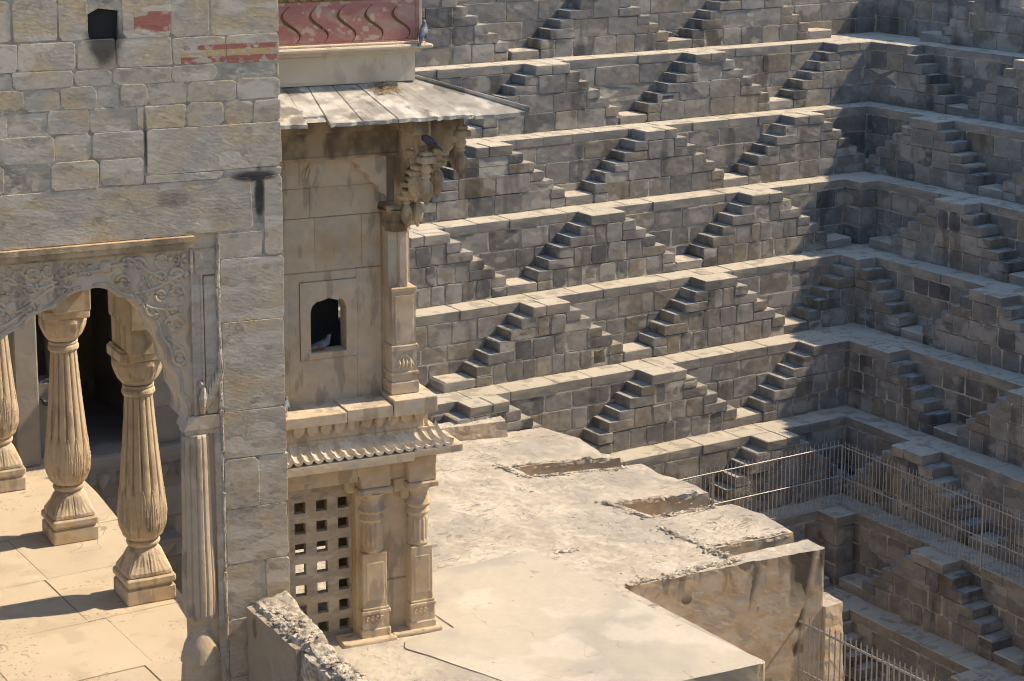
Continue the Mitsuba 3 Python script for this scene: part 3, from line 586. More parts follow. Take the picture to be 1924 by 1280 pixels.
def column(x, y, rot, s=1.0):
    """Baluster column of the gallery; returns its parts in metres from its foot."""
    c, sn = math.cos(rot), math.sin(rot)
    fr = Frame([x, y, -7.06], [c, sn, 0], [-sn, c, 0])
    parts = []
    parts.append(('plinth', join([bx(-.40, .40, -.40, .40, 0, .25, .02), bx(-.36, .36, -.36, .36, .245, .30), bx(-.41, .41, -.41, .41, .295, .43, .03)]), False))
    def bell(th, i, z):
        t = np.clip((z - .44) / .42, 0, 1)
        sq = 1 / np.maximum(np.abs(np.cos(th)), np.abs(np.sin(th))); n = 1 + (sq - 1) * (1 - t) ** 1.4 * .85
        ph = (th * 8 / (2 * np.pi)) % 1 - .5; rim = np.sqrt(np.maximum(0, 1 - (2 * ph) ** 2))
        lines = .020 * np.cos(np.abs(ph) * 2 * np.pi * 4 + t * 3) * np.sin(np.pi * np.clip(t * 1.15, 0, 1)) + .03 * (np.abs(ph) > .46) * -1
        return n * (1 + lines + .035 * (rim > t) * np.sin(np.pi * t))
    parts.append(('lotus_base', lathe(interp([(.36, .425), (.385, .45), (.385, .50), (.37, .53), (.335, .60), (.30, .70), (.275, .78), (.24, .835), (.215, .86), (.22, .885)], 34), bell, 160), True))
    parts.append(('neck_ring', lathe(interp([(.20, .875), (.255, .885), (.27, .915), (.27, .945), (.25, .97), (.20, .98)], 10), None, 64), True))
    def flute(th, i, z):
        t = np.clip((z - 1.0) / 2.36, 0, 1)
        ph = (th * 14 / (2 * np.pi)) % 1 - .5
        rib = .085 * np.sqrt(np.maximum(0, 1 - (1.9 * ph) ** 2)) - .10 * np.exp(-((np.abs(ph) - .5) / .09) ** 2)
        q = ((th * 14 / (2 * np.pi) + .5) % 1) - .5
        tip = .37 - .30 * np.abs(2 * q) ** 1.3
        pet = t < tip
        inside = .105 - .035 * np.exp(-(q / .05) ** 2) - .03 * np.exp(-((np.abs(q) - .22) / .05) ** 2) - .12 * np.exp(-((np.abs(q) - .5) / .08) ** 2)
        lip = .03 * np.exp(-((t - tip) / .012) ** 2)
        return 1 + (np.where(pet, inside, rib) + lip) * np.clip(t * 9, .15, 1)
    parts.append(('fluted_shaft', lathe(interp([(.20, .965), (.25, .985), (.315, 1.05), (.350, 1.20), (.358, 1.42), (.342, 1.65), (.312, 1.95), (.265, 2.5), (.228, 3.0), (.205, 3.36)], 150), flute, 320), True))
    parts.append(('collar', lathe(interp([(.20, 3.345), (.24, 3.36), (.265, 3.40), (.26, 3.45), (.235, 3.48), (.25, 3.50), (.25, 3.53), (.21, 3.55)], 14), None, 64), True))
    def cap(th, i, z):
        t = np.clip((z - 3.54) / .42, 0, 1); ph = np.abs(((th * 12 / (2 * np.pi)) % 1) - .5) * 2
        o = 1 / np.cos((th + np.pi / 8) % (np.pi / 4) - np.pi / 8)
        return (1 + (o - 1) * t) * (1 + .035 * (ph < (1 - t) ** .6) * np.sin(np.pi * np.clip(t, 0, 1)))
    parts.append(('leaf_capital', lathe(interp([(.22, 3.54), (.25, 3.56), (.31, 3.64), (.355, 3.76), (.385, 3.88), (.375, 3.97)], 26), cap, 144), True))
    parts.append(('abacus', join([bx(-.385, .385, -.385, .385, 3.965, 4.14, .02), bx(-.35, .35, -.35, .35, 4.135, 4.17)]), False))
    return fr, parts
COLS = [(-22.83, -8.18, 'fluted sandstone column with lotus base nearest the big arch jamb'), (-22.93, -4.95, 'fluted sandstone column in the middle of the gallery row'), (-23.16, -1.72, 'fluted sandstone column at the far left edge of the photo')]
fr0, shape = column(0, 0, 0)
for i, (x, y, lab) in enumerate(COLS):
    K = thing('gallery_column', lab, 'column', 'columns of the gallery')
    fr = scaled(Frame([x, y, -7.06], [math.cos(-.08), math.sin(-.08), 0], [-math.sin(-.08), math.cos(-.08), 0]), GS)
    for nm, m, sm in shape: put(nm, m, 'm_warm', fr, K, smooth=sm, tone=(rng.uniform(.3, .9), rng.random()))
    B = thing('bracket_block', ['broken stone bracket block on top of the nearest gallery column', 'stone bracket block on top of the middle gallery column', 'stone bracket block on top of the far left gallery column'][i], 'block')
    put('block', bx(-.31, .31, -.75, .33, 4.172, 4.62, .02), 'm_warm', fr, B, tone=(.3, .6))
    put('upper_block', bx(-.36, .30, -.95, .30, 4.625, 6.02, .02), 'm_warm', fr, B, tone=(.2, .6))
put('gallery_roof', bx(-29, -22.9, -10.4, -0.52, -1.03, -.7, 0), 'm_court', GAL, exact=True); tag('gallery_roof', 'flat stone roof over the gallery behind the arch', 'roof')

# ------------------------------------------------------------------ facade with the cusped arch (u, out, z)
def cusped(pts, n=9, amp=0.045, lobes=None):
    pts = np.array(pts, float); seg = np.r_[0, np.cumsum(np.linalg.norm(np.diff(pts, axis=0), axis=1))]; L = seg[-1]; lob = lobes or 5
    s = np.linspace(0, L, 80); x, z = np.interp(s, seg, pts[:, 0]), np.interp(s, seg, pts[:, 1])
    k = np.ones(9) / 9
    xs = np.convolve(np.r_[[x[0]] * 4, x, [x[-1]] * 4], k, 'valid'); zs = np.convolve(np.r_[[z[0]] * 4, z, [z[-1]] * 4], k, 'valid')
    t = np.gradient(np.c_[xs, zs], axis=0); t /= np.linalg.norm(t, axis=1, keepdims=True); nrm = np.c_[-t[:, 1], t[:, 0]]
    w = np.abs(np.sin(np.pi * lob * s / L)) * amp
    return np.c_[xs, zs] + nrm * w[:, None]
RA = cusped([(-2.77, -1.06), (-2.45, -1.16), (-2.16, -1.34), (-1.98, -1.55), (-1.84, -1.83), (-1.70, -2.2), (-1.60, -2.51), (-1.50, -2.85), (-1.46, -3.14)], amp=0.05, lobes=6)
LA = cusped([(-4.62, -3.14), (-4.56, -2.6), (-4.36, -2.15), (-3.97, -1.74), (-3.75, -1.57), (-3.5, -1.42), (-3.1, -1.24), (-2.77, -1.06)], amp=0.05, lobes=6)
opening = Polygon(list(map(tuple, LA)) + list(map(tuple, RA)) + [(-1.30, -3.15), (-1.30, -7.3), (-4.62, -7.3)]).buffer(0)
FW_ = thing('palace_facade', 'big grey beige sandstone wall with a cusped arch, filling the left of the photo', 'building')
outer = sbox(-8.5, -12, -0.03, 4.2)
hole = Polygon([(-2.64, 2.40), (-2.58, 2.28), (-2.26, 2.26), (-2.22, 2.72), (-2.50, 2.76), (-2.66, 2.68)])
# the plain wall above and right of the arch, with backing a little behind the stones
put('backing', prism(outer - opening - hole - sbox(-8.5, -12, -0.95, -0.42), -0.50, -0.008), 'm_point', FAC, FW_)
put('arch_slab', prism(sbox(-8.5, -7.3, -0.95, -0.42) - opening, -0.95, -0.075), 'm_warm', FAC, FW_, tone=(.62, .35))
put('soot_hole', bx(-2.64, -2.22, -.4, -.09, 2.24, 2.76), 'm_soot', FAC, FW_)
def fs(u0, u1, z0, z1, o=0.0, nm='stone', mat='m_sand', jit=.014, bul=.012, tone=None):
    g = rng.uniform(.002, .012)
    put(nm, stone(u0 + g, u1 - g, z0 + g, z1 - g, -0.08, o + rng.uniform(-.005, .008), jit, .005, 0.0, .05), mat, FAC, FW_, tone=tone)
X = lambda px: -1.91 + (px - 277) / 134.0
rows = [(3.4, 4.2, [-300, -180, -60, 60, 200, 330, 430, 534]), (2.92, 3.4, [-300, -150, -20, 110, 215, 300, 400, 534]),
        (2.34, 2.92, [-260, -120, -40, 45, 125, 178, None, 239, 330, 402, 534]), (1.95, 2.34, [-250, -110, -30, 52, 156, 228, 330, 431, 534]),
        (1.72, 1.95, [-220, -90, -20, 42, 150, 220, 328, 412, 534]), (1.42, 1.72, [-230, -130, -40, 60, 125, 190, 232, 282, 355, 450, 534]),
        (1.09, 1.42, [-250, -150, -60, 30, 100, 175, 262, 352, 425, 480, 534])]
for z0, z1, xs_ in rows:
    for a, b in zip(xs_[:-1], xs_[1:]):
        if a is None or b is None: continue
        fs(X(a), min(X(b), 0.0), z0 + rng.uniform(-.0, .0), z1)
for z0, z1, xs_ in [(0.72, 1.09, [-260, -160, -70, 0, 110, 178, 276]), (0.34, 0.72, [-280, -170, -80, 20, 65, 102, 190, 272])]:
    for a, b in zip(xs_[:-1], xs_[1:]): fs(X(a), X(b), z0, z1)
fs(X(276), 0, 0.46, 1.09, .005); fs(X(272), X(420), 0.34, 0.46, 0); fs(X(420), 0, 0.345, 0.46, 0)
fs(-8.5, -4.6, -.42, .335, 0.0); fs(-4.6, X(474), -.42, .335, 0.0, tone=(.35, .9)); fs(X(497), 0, -.80, .34, 0.0, tone=(.8, .1))
# right pier
for z0, z1, cuts in [(-0.80, -.43, [-.95, -.30]), (-1.72, -.81, [-.93, 0]), (-3.02, -1.72, [-.93, 0]), (-3.72, -3.02, [-.93, 0]), (-4.45, -3.72, [-.93, -.42, 0]), (-5.28, -4.45, [-.93, 0]), (-6.1, -5.28, [-.93, -.36, 0]), (-7.0, -6.1, [-.93, 0]), (-8.2, -7.0, [-.93, 0]), (-10, -8.2, [-.93, 0])]:
    for a, b in zip(cuts[:-1], cuts[1:]): fs(a, b, z0, z1, 0.0, tone=(rng.uniform(.45, .85), rng.uniform(0, .75)))
# cornice over the arch panel and its frame
put('cornice', join([prism(sbox(-8.5, -.50, -1.29, -.425), -.08, .10), prism(sbox(-8.5, -.585, -1.31, -.50), -.08, .06), prism(sbox(-8.5, -.63, -1.34, -.585), -.08, -.03)]), 'm_old', FAC, FW_, tone=(.9, .9))
put('frame_strip', join([bx(-1.335, -1.30, -.08, -.02, -3.02, -.63), bx(-1.30, -1.20, -.08, -.045, -3.02, -.63), bx(-1.20, -1.17, -.08, -.03, -3.02, -.63)]), 'm_sand', FAC, FW_, tone=(.7, .3))
put('jamb_panel', bx(-1.155, -.95, -.08, -.03, -3.02, -1.03, .01), 'm_sand', FAC, FW_, tone=(.7, .2))
put('jamb_stone', stone(-1.28, -.96, -1.01, -.63, -.08, -.02, .01, .015), 'm_sand', FAC, FW_)
put('impost', join([prism(Polygon([(-1.50, -3.22), (-1.42, -3.03), (-.95, -3.03), (-.95, -3.22)]), -.45, .01), prism(sbox(-1.47, -3.30, -1.02, -3.22), -.4, -.02)]), 'm_warm', FAC, FW_, tone=(.4, .5))
put('jamb_strip', bx(-1.06, -.95, -.5, .0, -9, -3.23, .01), 'm_sand', FAC, FW_, tone=(.7, .25))
put('jamb_back', bx(-1.32, -1.0, -.55, -.22, -9, -3.15), 'm_warm', FAC, FW_, tone=(.3, .5))
qp = interp([(.20, -3.30), (.21, -3.6), (.215, -4.2), (.225, -4.9), (.245, -5.4), (.25, -5.75), (.235, -5.98), (.18, -6.10), (.135, -6.16), (.15, -6.18), (.16, -6.22), (.145, -6.26), (.18, -6.32), (.24, -6.45), (.285, -6.62), (.30, -6.68), (.27, -6.72), (.285, -6.80), (.30, -7.06)], 70)
qs = lambda th, i, z: 1 - .10 * np.exp(-((np.abs(((th * 14 / (2 * np.pi)) % 1) - .5) - .5) / .10) ** 2) * (-6.0 < z < -3.35)
v, f = lathe(qp, qs, 168, -1.30, -.16); put('engaged_column', (v, f), 'm_warm', FAC, FW_, smooth=True, tone=(.35, .6))
put('pointing_strip', join([stone(-.985, -.93, z0, z0 + .62, -.08, .012 + .006 * (i % 2), .012, .02, .01, .02) for i, z0 in enumerate(np.arange(-9, -.85, .6))]), 'm_point', FAC, FW_)
# carved spandrels: scrolling stems, leaves and rosettes standing proud of the slab
def scroll(cu, cz, r, turns, a0, sgn, w=.030):
    t = np.linspace(0, 1, 26); a = a0 + sgn * turns * 2 * np.pi * t; rr = r * (1 - .82 * t)
    return tube(np.c_[cu + rr * np.cos(a), np.full(26, -.070), cz + rr * np.sin(a)], w * (1 - .45 * t), 6)
def leaf(cu, cz, L, a, w=.35):
    s = np.array([[0, 0], [.25, w * .7], [.55, w], [.8, w * .6], [1, 0], [.8, -w * .6], [.55, -w], [.25, -w * .7]]) * L
    c_, s_ = math.cos(a), math.sin(a); R = np.c_[s[:, 0] * c_ - s[:, 1] * s_, s[:, 0] * s_ + s[:, 1] * c_] + [cu, cz]
    ctr = R.mean(0)
    V = [[x, -.078, z] for x, z in R] + [[x * .8 + ctr[0] * .2, -.034, z * .8 + ctr[1] * .2] for x, z in R] + [[ctr[0], -.052, ctr[1]]]
    F = []
    for i in range(8): k = (i + 1) % 8; F += [[i, k, 8 + k], [i, 8 + k, 8 + i], [8 + i, 8 + k, 16]]
    return np.array(V), np.array(F)
gs = np.random.default_rng(5); cv = []
def ok(u, z, m): return not opening.buffer(m).contains(Point(u, z)) and -8 < u < -1.42 and z < -.70
for q in range(5):
    t = np.linspace(0, 1, 120); u_ = -6.2 + 4.75 * t; z_ = -.86 - .27 * q + .11 * np.sin(9 * t * (1 + .1 * q) * 2 + q) + .05 * np.sin(31 * t + q); run = []
    for a_, b_ in zip(u_, z_):
        if ok(a_, b_, .10): run.append((a_, -.066, b_))
        else:
            if len(run) > 6: cv.append(tube(np.array(run), .024, 6))
            run = []
    if len(run) > 6: cv.append(tube(np.array(run), .024, 6))
pts = [(u, z) for z in np.arange(-.78, -2.9, -.23) for u in np.arange(-6.0, -1.4, .25)]
for i, (u, z) in enumerate(pts):
    u += gs.uniform(-.06, .06) + (.15 if int(round(-z * 10)) % 2 else 0); z += gs.uniform(-.03, .03)
    if not ok(u, z, .11): continue
    kind = gs.integers(0, 4)
    if kind < 2:
        cv.append(scroll(u, z, gs.uniform(.09, .135), gs.uniform(1.0, 1.6), gs.uniform(0, 6.3), gs.choice([-1, 1])))
        cv.append(leaf(u + .10, z - .05, .13, gs.uniform(0, 6.3)))
        cv.append(scroll(u - .1, z + .08, .06, .8, gs.uniform(0, 6.3), gs.choice([-1, 1]), .012))
    elif kind == 2:
        n = gs.integers(4, 7); a0 = gs.uniform(0, 6)
        for q in range(n): cv.append(leaf(u + .02 * math.cos(a0 + q * 6.283 / n), z + .02 * math.sin(a0 + q * 6.283 / n), gs.uniform(.09, .13), a0 + q * 6.283 / n))
    else:
        cv.append(leaf(u - .08, z - .08, .22, gs.uniform(.2, 1.4), .42)); cv.append(scroll(u + .06, z - .06, .07, 1.1, gs.uniform(0, 6), 1, .013))
kf = put('floral_carving', join(cv), 'm_warm', FAC, FW_, smooth=True, tone=(.72, .3)); labels[kf] = {'label': 'carved scrolls, leaves and rosettes above the arch', 'kind': 'stuff'}
put('arch_bead', join([tube(np.c_[RA[:, 0] + .05, np.full(len(RA), -.07), RA[:, 1] + .05], .022, 8), tube(np.c_[LA[:, 0] - .05, np.full(len(LA), -.07), LA[:, 1] + .05], .022, 8)]), 'm_sand', FAC, FW_, smooth=True, tone=(.7, .4))
av = [tube(np.array([[-1.22, -.03, -3.0], [-1.22, .0, -2.78], [-1.20, -.01, -2.62]]), [.035, .06, .03], 8), tube(np.array([[-1.235, -.03, -2.62], [-1.235, -.01, -2.57], [-1.235, -.03, -2.52]]), [.02, .04, .015], 8)]
for q in range(7):
    t = np.linspace(0, 1, 16); av.append(tube(np.c_[-1.19 + .022 * q + (.01 + .026 * q) * t ** .7 + .035 * np.sin(2.6 * t), np.full(16, -.012), -2.98 + .03 * q + (.34 + .075 * q - .03 * (q > 4)) * t], np.maximum(.026 * np.sin(np.pi * (.18 + .8 * t)), .004), 6))
for q in range(3): av.append(scroll(-1.20, -2.72 - .09 * q, .04, .9, 1.0, 1, .012))
v_ = join(av); v_[0][:, 1] += .0
put('acanthus_carving', v_, 'm_sand', FAC, FW_, smooth=True, tone=(.75, .2))

# ------------------------------------------------------------------ carved tower (u, out, z); out = 0 is the face of its lower pillars
TW = thing('carved_tower', 'small ochre sandstone tower with balcony, window and pierced screen, left of centre on the terrace', 'tower')
def tp(nm, m, mat='m_warm', smooth=False, tone=None): return put(nm, m, mat, TOW, TW, smooth=smooth, tone=tone)
B_ = -2.0
# core shell: floors, side and back walls (hollow)
tp('lower_shell', join([bx(-1.6, -1.42, B_, -.42, -7.4, -3.9), bx(1.0, 1.16, B_, -.42, -7.4, -3.9), prism(sbox(-1.42, -6.35, 1.0, -3.9), B_, B_ + .2), bx(-1.42, -.95, B_, B_ + .2, -7.4, -6.35), bx(.1, 1.0, B_, B_ + .2, -7.4, -6.35)]), tone=(.2, .3))
tp('middle_floor', bx(-1.6, 1.12, B_, -.02, -4.0, -3.62), tone=(.4, .4))
up = sbox(-1.6, -3.62, 0.98, 1.6)
win = Polygon([(-.64, -2.70), (-.07, -2.70), (-.07, -2.02), (-.10, -1.93), (-.17, -1.88), (-.20, -1.91), (-.35, -1.865), (-.50, -1.91), (-.53, -1.90), (-.61, -1.97), (-.64, -2.06)])
tp('upper_wall', prism(up - win, -.62, -.38), tone=(.62, .45))
tp('upper_shell', join([prism(sbox(-1.6, -3.62, .98, 1.6) - sbox(.30, -2.62, .62, -2.05), B_, B_ + .2), bx(-1.6, -1.4, B_ + .2, -.62, -3.62, 1.6), prism(sbox(-1.6, -3.62, .98, 1.6), 0, 0.001) if False else bx(.80, .98, B_ + .2, -.62, -3.62, 1.6), bx(-1.4, .80, B_ + .2, -.62, 1.3, 1.5)]), 'm_court', tone=(.0, .3))
# wall facing: large slabs of the upper storey round the window
facing = [(-1.6, -.98, -3.52, -1.45), (.02 + .08, .50, -3.52, -1.45), (-1.6, -.55, -1.44, -.62), (-.55, .20, -1.44, -.62), (.20, .50, -1.44, -.62), (-1.6, -.62, -.61, -.16), (-.62, .50, -.61, -.16)]
for a, b, z0, z1 in facing: tp('wall_slab', stone(a + .0015, b - .0015, z0 + .0015, z1 - .0015, -.42, -.352, .002, .003, .004, .008), tone=(rng.uniform(.4, .9), rng.random()))
tp('window_surround', prism(sbox(-.80, -2.80, .10, -1.60) - win, -.42, -.335), tone=(.7, .5))
tp('window_frame', prism(sbox(-.98, -3.52, .10, -1.46) - sbox(-.81, -2.81, .11, -1.59), -.42, -.356), tone=(.55, .6))
tp('window_sill', bx(-.68, -.03, -.60, -.325, -2.78, -2.70, .01), tone=(.5, .4))
# right pilaster
tp('pilaster', join([bx(.52, .98, -.45, 0, -3.40, -3.22, .01), bx(.545, .955, -.45, -.03, -3.225, -3.10), bx(.52, .98, -.45, 0, -3.105, -3.06, .01), bx(.55, .95, -.45, -.025, -3.06, -2.72), bx(.525, .975, -.45, 0, -2.725, -2.64, .01), bx(.56, .94, -.45, -.03, -2.65, -1.80), bx(.545, .955, -.45, -.015, -1.80, -1.74, .01)]), tone=(.55, .5))
tp('pilaster_shaft', join([bx(.53, .80, -.45, -.10, -1.75, -.82), bx(.68, .83, -.45, -.05, -1.75, -.80, .02)]), tone=(.35, .85))
tp('pilaster_panel', join([bx(.60, .90, -.04, -.018, -2.60, -1.86, .008), tube([[.60 + .30 * t, -.02, -2.97 + .18 * math.sin(math.pi * t)] for t in np.linspace(0, 1, 14)], .014, 6)] + [tube([[.66 + .06 * q, -.02, -3.0], [.66 + .06 * q, -.012, -2.92], [.66 + .06 * q, -.02, -2.86 + .03 * (q == 1)]], [.02, .03, .006], 6) for q in range(4)]), tone=(.7, .5))
# frieze under the beam with carved leaf brackets
tp('frieze_wall', bx(-1.6, .52, -.42, -.345, -.155, .31), 'm_warm', tone=(.9, .3))
def leafbracket(u, w, h):
    s = np.linspace(0, 1, 40); e = .5 + .5 * np.cos(np.pi * s) ; L = [(u + w * (t ** .8) + .075 * abs(math.sin(4 * math.pi * t)), .29 - h * t) for t in s]
    return prism(Polygon([(u + w, .30), (u, .30)] + L + [(u + w, .29 - h)]).buffer(0), -.36, -.12)
tp('leaf_bracket', leafbracket(-.12, .64, .72), 'm_warm', tone=(.9, .6))
for a, b in ((-1.25, -.98), (-.78, -.45)): tp('frieze_panel', join([bx(a, b, -.36, -.325, -.12, .27, .01)] + [tube([[a + .06 + .03 * q, -.32, -.05], [a + .05 + .06 * q, -.31, .08], [(a + b) / 2, -.32, .22]], [.012, .02, .006], 6) for q in range(3)]), 'm_warm', tone=(.9, .5))
tp('beam', join([bx(-1.6, .70, -.40, .02, .315, .72, .015), bx(-1.6, .78, -.40, .10, .72, .95, .015)]), 'm_old', tone=(.25, .5))
tp('beam_band', bx(-1.6, .72, -.02, .045, .315, .36, .008), 'm_old', tone=(.5, .5))
# corner brackets with hanging lotus buds
bud = interp([(.012, -.62), (.03, -.60), (.045, -.56), (.035, -.53), (.07, -.50), (.105, -.42), (.118, -.33), (.105, -.22), (.075, -.14), (.05, -.10), (.085, -.07), (.09, -.04), (.06, -.01), (.085, .03), (.105, .10), (.08, .16), (.06, .19), (.10, .24)], 60)
budf = lambda th, i, z: 1 + .12 * np.abs(np.sin(5 * th)) * (-.50 < z < -.12)
def bracket(du, do, length, ztop, low=0.0):
    """One carved arm from the pilaster head at (.70, -.10), reaching out along (du, do)."""
    n_ = math.hypot(du, do); du, do = du / n_, do / n_; ms = []
    P0 = np.array([.70, -.12])
    prof = [(0, -.80), (.08, -.78), (.12, -.62), (.10, -.56), (.17, -.46), (.21, -.30), (.18, -.24), (.28, -.14), (.33, .02), (.30, .08), (.44, .18), (.50, .30), (length * .72, .34), (length * .82, .42), (length * .86, .52), (length, .56), (length, ztop), (0, ztop)]
    poly = Polygon(prof).buffer(0); m = trimesh.creation.extrude_polygon(poly, .13, engine='earcut'); q = np.array(m.vertices)
    v = np.c_[P0[0] + du * q[:, 0] - do * (q[:, 2] - .065), P0[1] + do * q[:, 0] + du * (q[:, 2] - .065), q[:, 1]]
    ms.append((v, np.array(m.faces)))
    for z0, o0, w in ((.06, .50, .115), (-.14, .34, .105), (-.36, .20, .10)):
        for s_ in (o0, o0 + .14): ms.append(bx(P0[0] + du * s_ - w, P0[0] + du * s_ + w, P0[1] + do * s_ - w, P0[1] + do * s_ + w, z0 + .10 * (s_ > o0), z0 + .07 + .10 * (s_ > o0), .015))
    for s, z, w in ((length * .97, .62 - low, .12), (length * .62, .34, .13)):
        ms.append(bx(P0[0] + du * s - w, P0[0] + du * s + w, P0[1] + do * s - w, P0[1] + do * s + w, z, z + .10, .02)); ms.append(bx(P0[0] + du * s - w * .7, P0[0] + du * s + w * .7, P0[1] + do * s - w * .7, P0[1] + do * s + w * .7, z + .10, z + .17, .02))
    buds = []
    for s, sc, z in ((length * .60, .88, .20), (length * .97, .78, .46 - low), (length * .30, .70, -.36)):
        vv, ff = lathe(bud * sc, budf, 40); buds.append((vv + [P0[0] + du * s, P0[1] + do * s, z], ff))
    return ms, buds
for nm, (du, do, L) in (('front_bracket', (.18, 1, .85)), ('corner_bracket', (.80, .72, 1.05)), ('side_bracket', (1, .08, .95))):
    arm, buds = bracket(du, do, L, .95, .34 if nm == 'front_bracket' else 0.0); kb = tp(nm, join(arm), 'm_old', tone=(.9, .6))
    for q in buds: put('hanging_bud', q, 'm_old', TOW, kb, smooth=True, tone=(rng.uniform(.7, 1), .5))
tp('bracket_capital', join([lathe(interp([(.20, -.86), (.19, -.82), (.24, -.74), (.22, -.68), (.27, -.56), (.30, -.52)], 18), budf, 40, .70, -.16), bx(.46, .94, -.42, .08, -.53, -.45, .02)]), 'm_old', smooth=30, tone=(.9, .5))
tp('eave_beam', join([bx(.60, 1.66, -.30, -.08, .70, .96, .02), bx(.60, .84, -.2, .84, .72, .96, .02), bx(1.50, 1.72, -.24, .0, .40, .96, .02)]), 'm_old', tone=(.3, .4))
# sloping stone eave: a row of cracked slabs
RF = tp('eave_roof', join([m3.Manifold.hull_points(np.array([[-1.6, -.36, 1.42], [1.10, -.36, 1.38], [2.40, .84, .985], [-1.6, .84, 1.01], [-1.6, -.36, 1.38], [1.10, -.36, 1.34], [1.05, -1.6, 1.36], [2.38, -2.0, .97]], float))]), 'm_roof', tone=(.2, .5))
bk = [-1.60, -1.02, -.66, -.30, .06, .40, .74, 1.10]; ft = [-1.72, -1.05, -.72, -.22, .32, .92, 1.52, 2.41]
for i in range(7):
    e0, e1 = rng.uniform(-.05, .04), rng.uniform(-.05, .04); dz = rng.uniform(0, .018); g = .007
    oo = .90 + (0.06 if i != 1 else -.18); o1 = oo + (.0 if i < 6 else -.0)
    t = np.linspace(0, 1, 7); fe = [(ft[i] + g + (ft[i + 1] - ft[i] - 2 * g) * s, oo + rng.uniform(-.028, .012)) for s in t]
    ring = [(bk[i] + g, -.34), *fe, (bk[i + 1] - g, -.34)] if i < 6 else [(bk[i] + g, -.34), *[(x, o) for x, o in fe[:-1]], (2.44, .93), (bk[i + 1], -.34)]
    zf = lambda u, o: 1.435 - (o + .34) * .335 - .012 * (u + 1.6) / 2 + dz
    n = len(ring); V = [[u, o, zf(u, o) + rng.uniform(-.003, .003)] for u, o in ring] + [[u, o, zf(u, o) - .055] for u, o in ring]
    F = [[0, q, q + 1] for q in range(1, n - 1)] + [[n, n + q + 1, n + q] for q in range(1, n - 1)] + [x for q in range(n) for x in ([q, n + q, n + (q + 1) % n], [q, n + (q + 1) % n, (q + 1) % n])]
    put('slab', (np.array(V), np.array(F)), 'm_roof', TOW, RF)
# side slope of the eave and its hip
put('hip_rib', tube([[1.08, -.33, 1.44], [1.75, .28, 1.235], [2.43, .93, 1.03]], .028, 6), 'm_roof', TOW, RF)
put('side_slab', join([m3.Manifold.hull_points(np.array([[1.10, -.34, 1.41], [2.42, .90, 1.0], [2.42, -2.2, 1.0], [1.10, -1.9, 1.41], [1.10, -.34, 1.36], [2.42, .90, .945], [2.42, -2.2, .945], [1.10, -1.9, 1.36]], float))]), 'm_roof', TOW, RF)
NST = [tube(np.array([[.42 + gs.uniform(-.2, .3), .0 + gs.uniform(-.2, .25), 1.345], [.42 + gs.uniform(-.2, .3), .0 + gs.uniform(-.2, .25), 1.36]]), .006, 4) for _ in range(60)]
for m in NST: m[0][:, 2] = 1.45 - (m[0][:, 1] + .34) * .335 + .006 + gs.uniform(0, .02)
k = put('twig_litter', join(NST), 'm_old', TOW); tag(k, 'scatter of dry twigs and droppings lying on the sunlit stone eave', 'twigs')
# band, moulding and red painted panel above the eave
tp('upper_band', bx(-1.6, 1.02, B_, -.18, 1.40, 1.86), 'm_cream', tone=(.5, .5))
tp('band_joint_stone', bx(-1.6, -.36, -.2, -.172, 1.43, 1.82, .006), 'm_cream', tone=(.8, .5))
tp('moulding', join([bx(-1.6, 1.10, B_, -.10, 1.84, 1.90, .01), bx(-1.6, 1.24, B_, .03, 1.90, 1.965, .02), bx(-1.6, 1.12, B_, -.08, 1.965, 2.0, .01)]), 'm_cream', tone=(.9, .5))
tp('red_panel', prism(sbox(-1.6, 2.0, 1.10, 2.63), -.6, -.215), 'm_yellow', tone=(.5, .5))
tp('red_border', join([bx(-1.6, 1.10, -.21, -.17, 2.575, 2.63), bx(-1.6, 1.10, -.21, -.18, 2.0, 2.03), bx(1.04, 1.10, -.21, -.165, 2.0, 2.63), bx(-.43, -.41, -.21, -.185, 2.02, 2.58)]), 'm_red', tone=(.8, .5))
tp('cream_edge', bx(1.085, 1.125, -.5, -.155, 2.0, 4.0, .006), 'm_cream', tone=(.6, .5))
edge = lambda t: .10 * math.sin(2 * math.pi * t + .35) + .05 * math.cos(math.pi * t)
gap = lambda t: .006 + .034 * max(0.0, math.sin(math.pi * (t * 1.25 - .12))) ** 1.5
for i in range(7):                                                # ogee leaves standing proud, dark slots between
    u = -1.78 + .43 * i
    zz_ = np.linspace(0, 1, 30)
    P_ = [(u + edge(t) + gap(t), 2.035 + .54 * t) for t in zz_] + [(u + .43 + edge(t) - gap(t), 2.035 + .54 * t) for t in zz_[::-1]]
    P_ = Polygon(P_).buffer(0).intersection(sbox(-1.6, 2.02, 1.045, 2.58))
    if P_.area > .01: tp('red_leaf', prism(P_, -.225, -.178), 'm_red')
tp('top_course', prism(sbox(-1.6, 2.63, 1.09, 4.0), -.6, -.19), 'm_yellow', tone=(.5, .5))
for i in range(14): tp('top_bead', bx(-1.5 + .18 * i, -1.40 + .18 * i, -.2, -.16, 2.64, 2.78, .01), 'm_yellow')
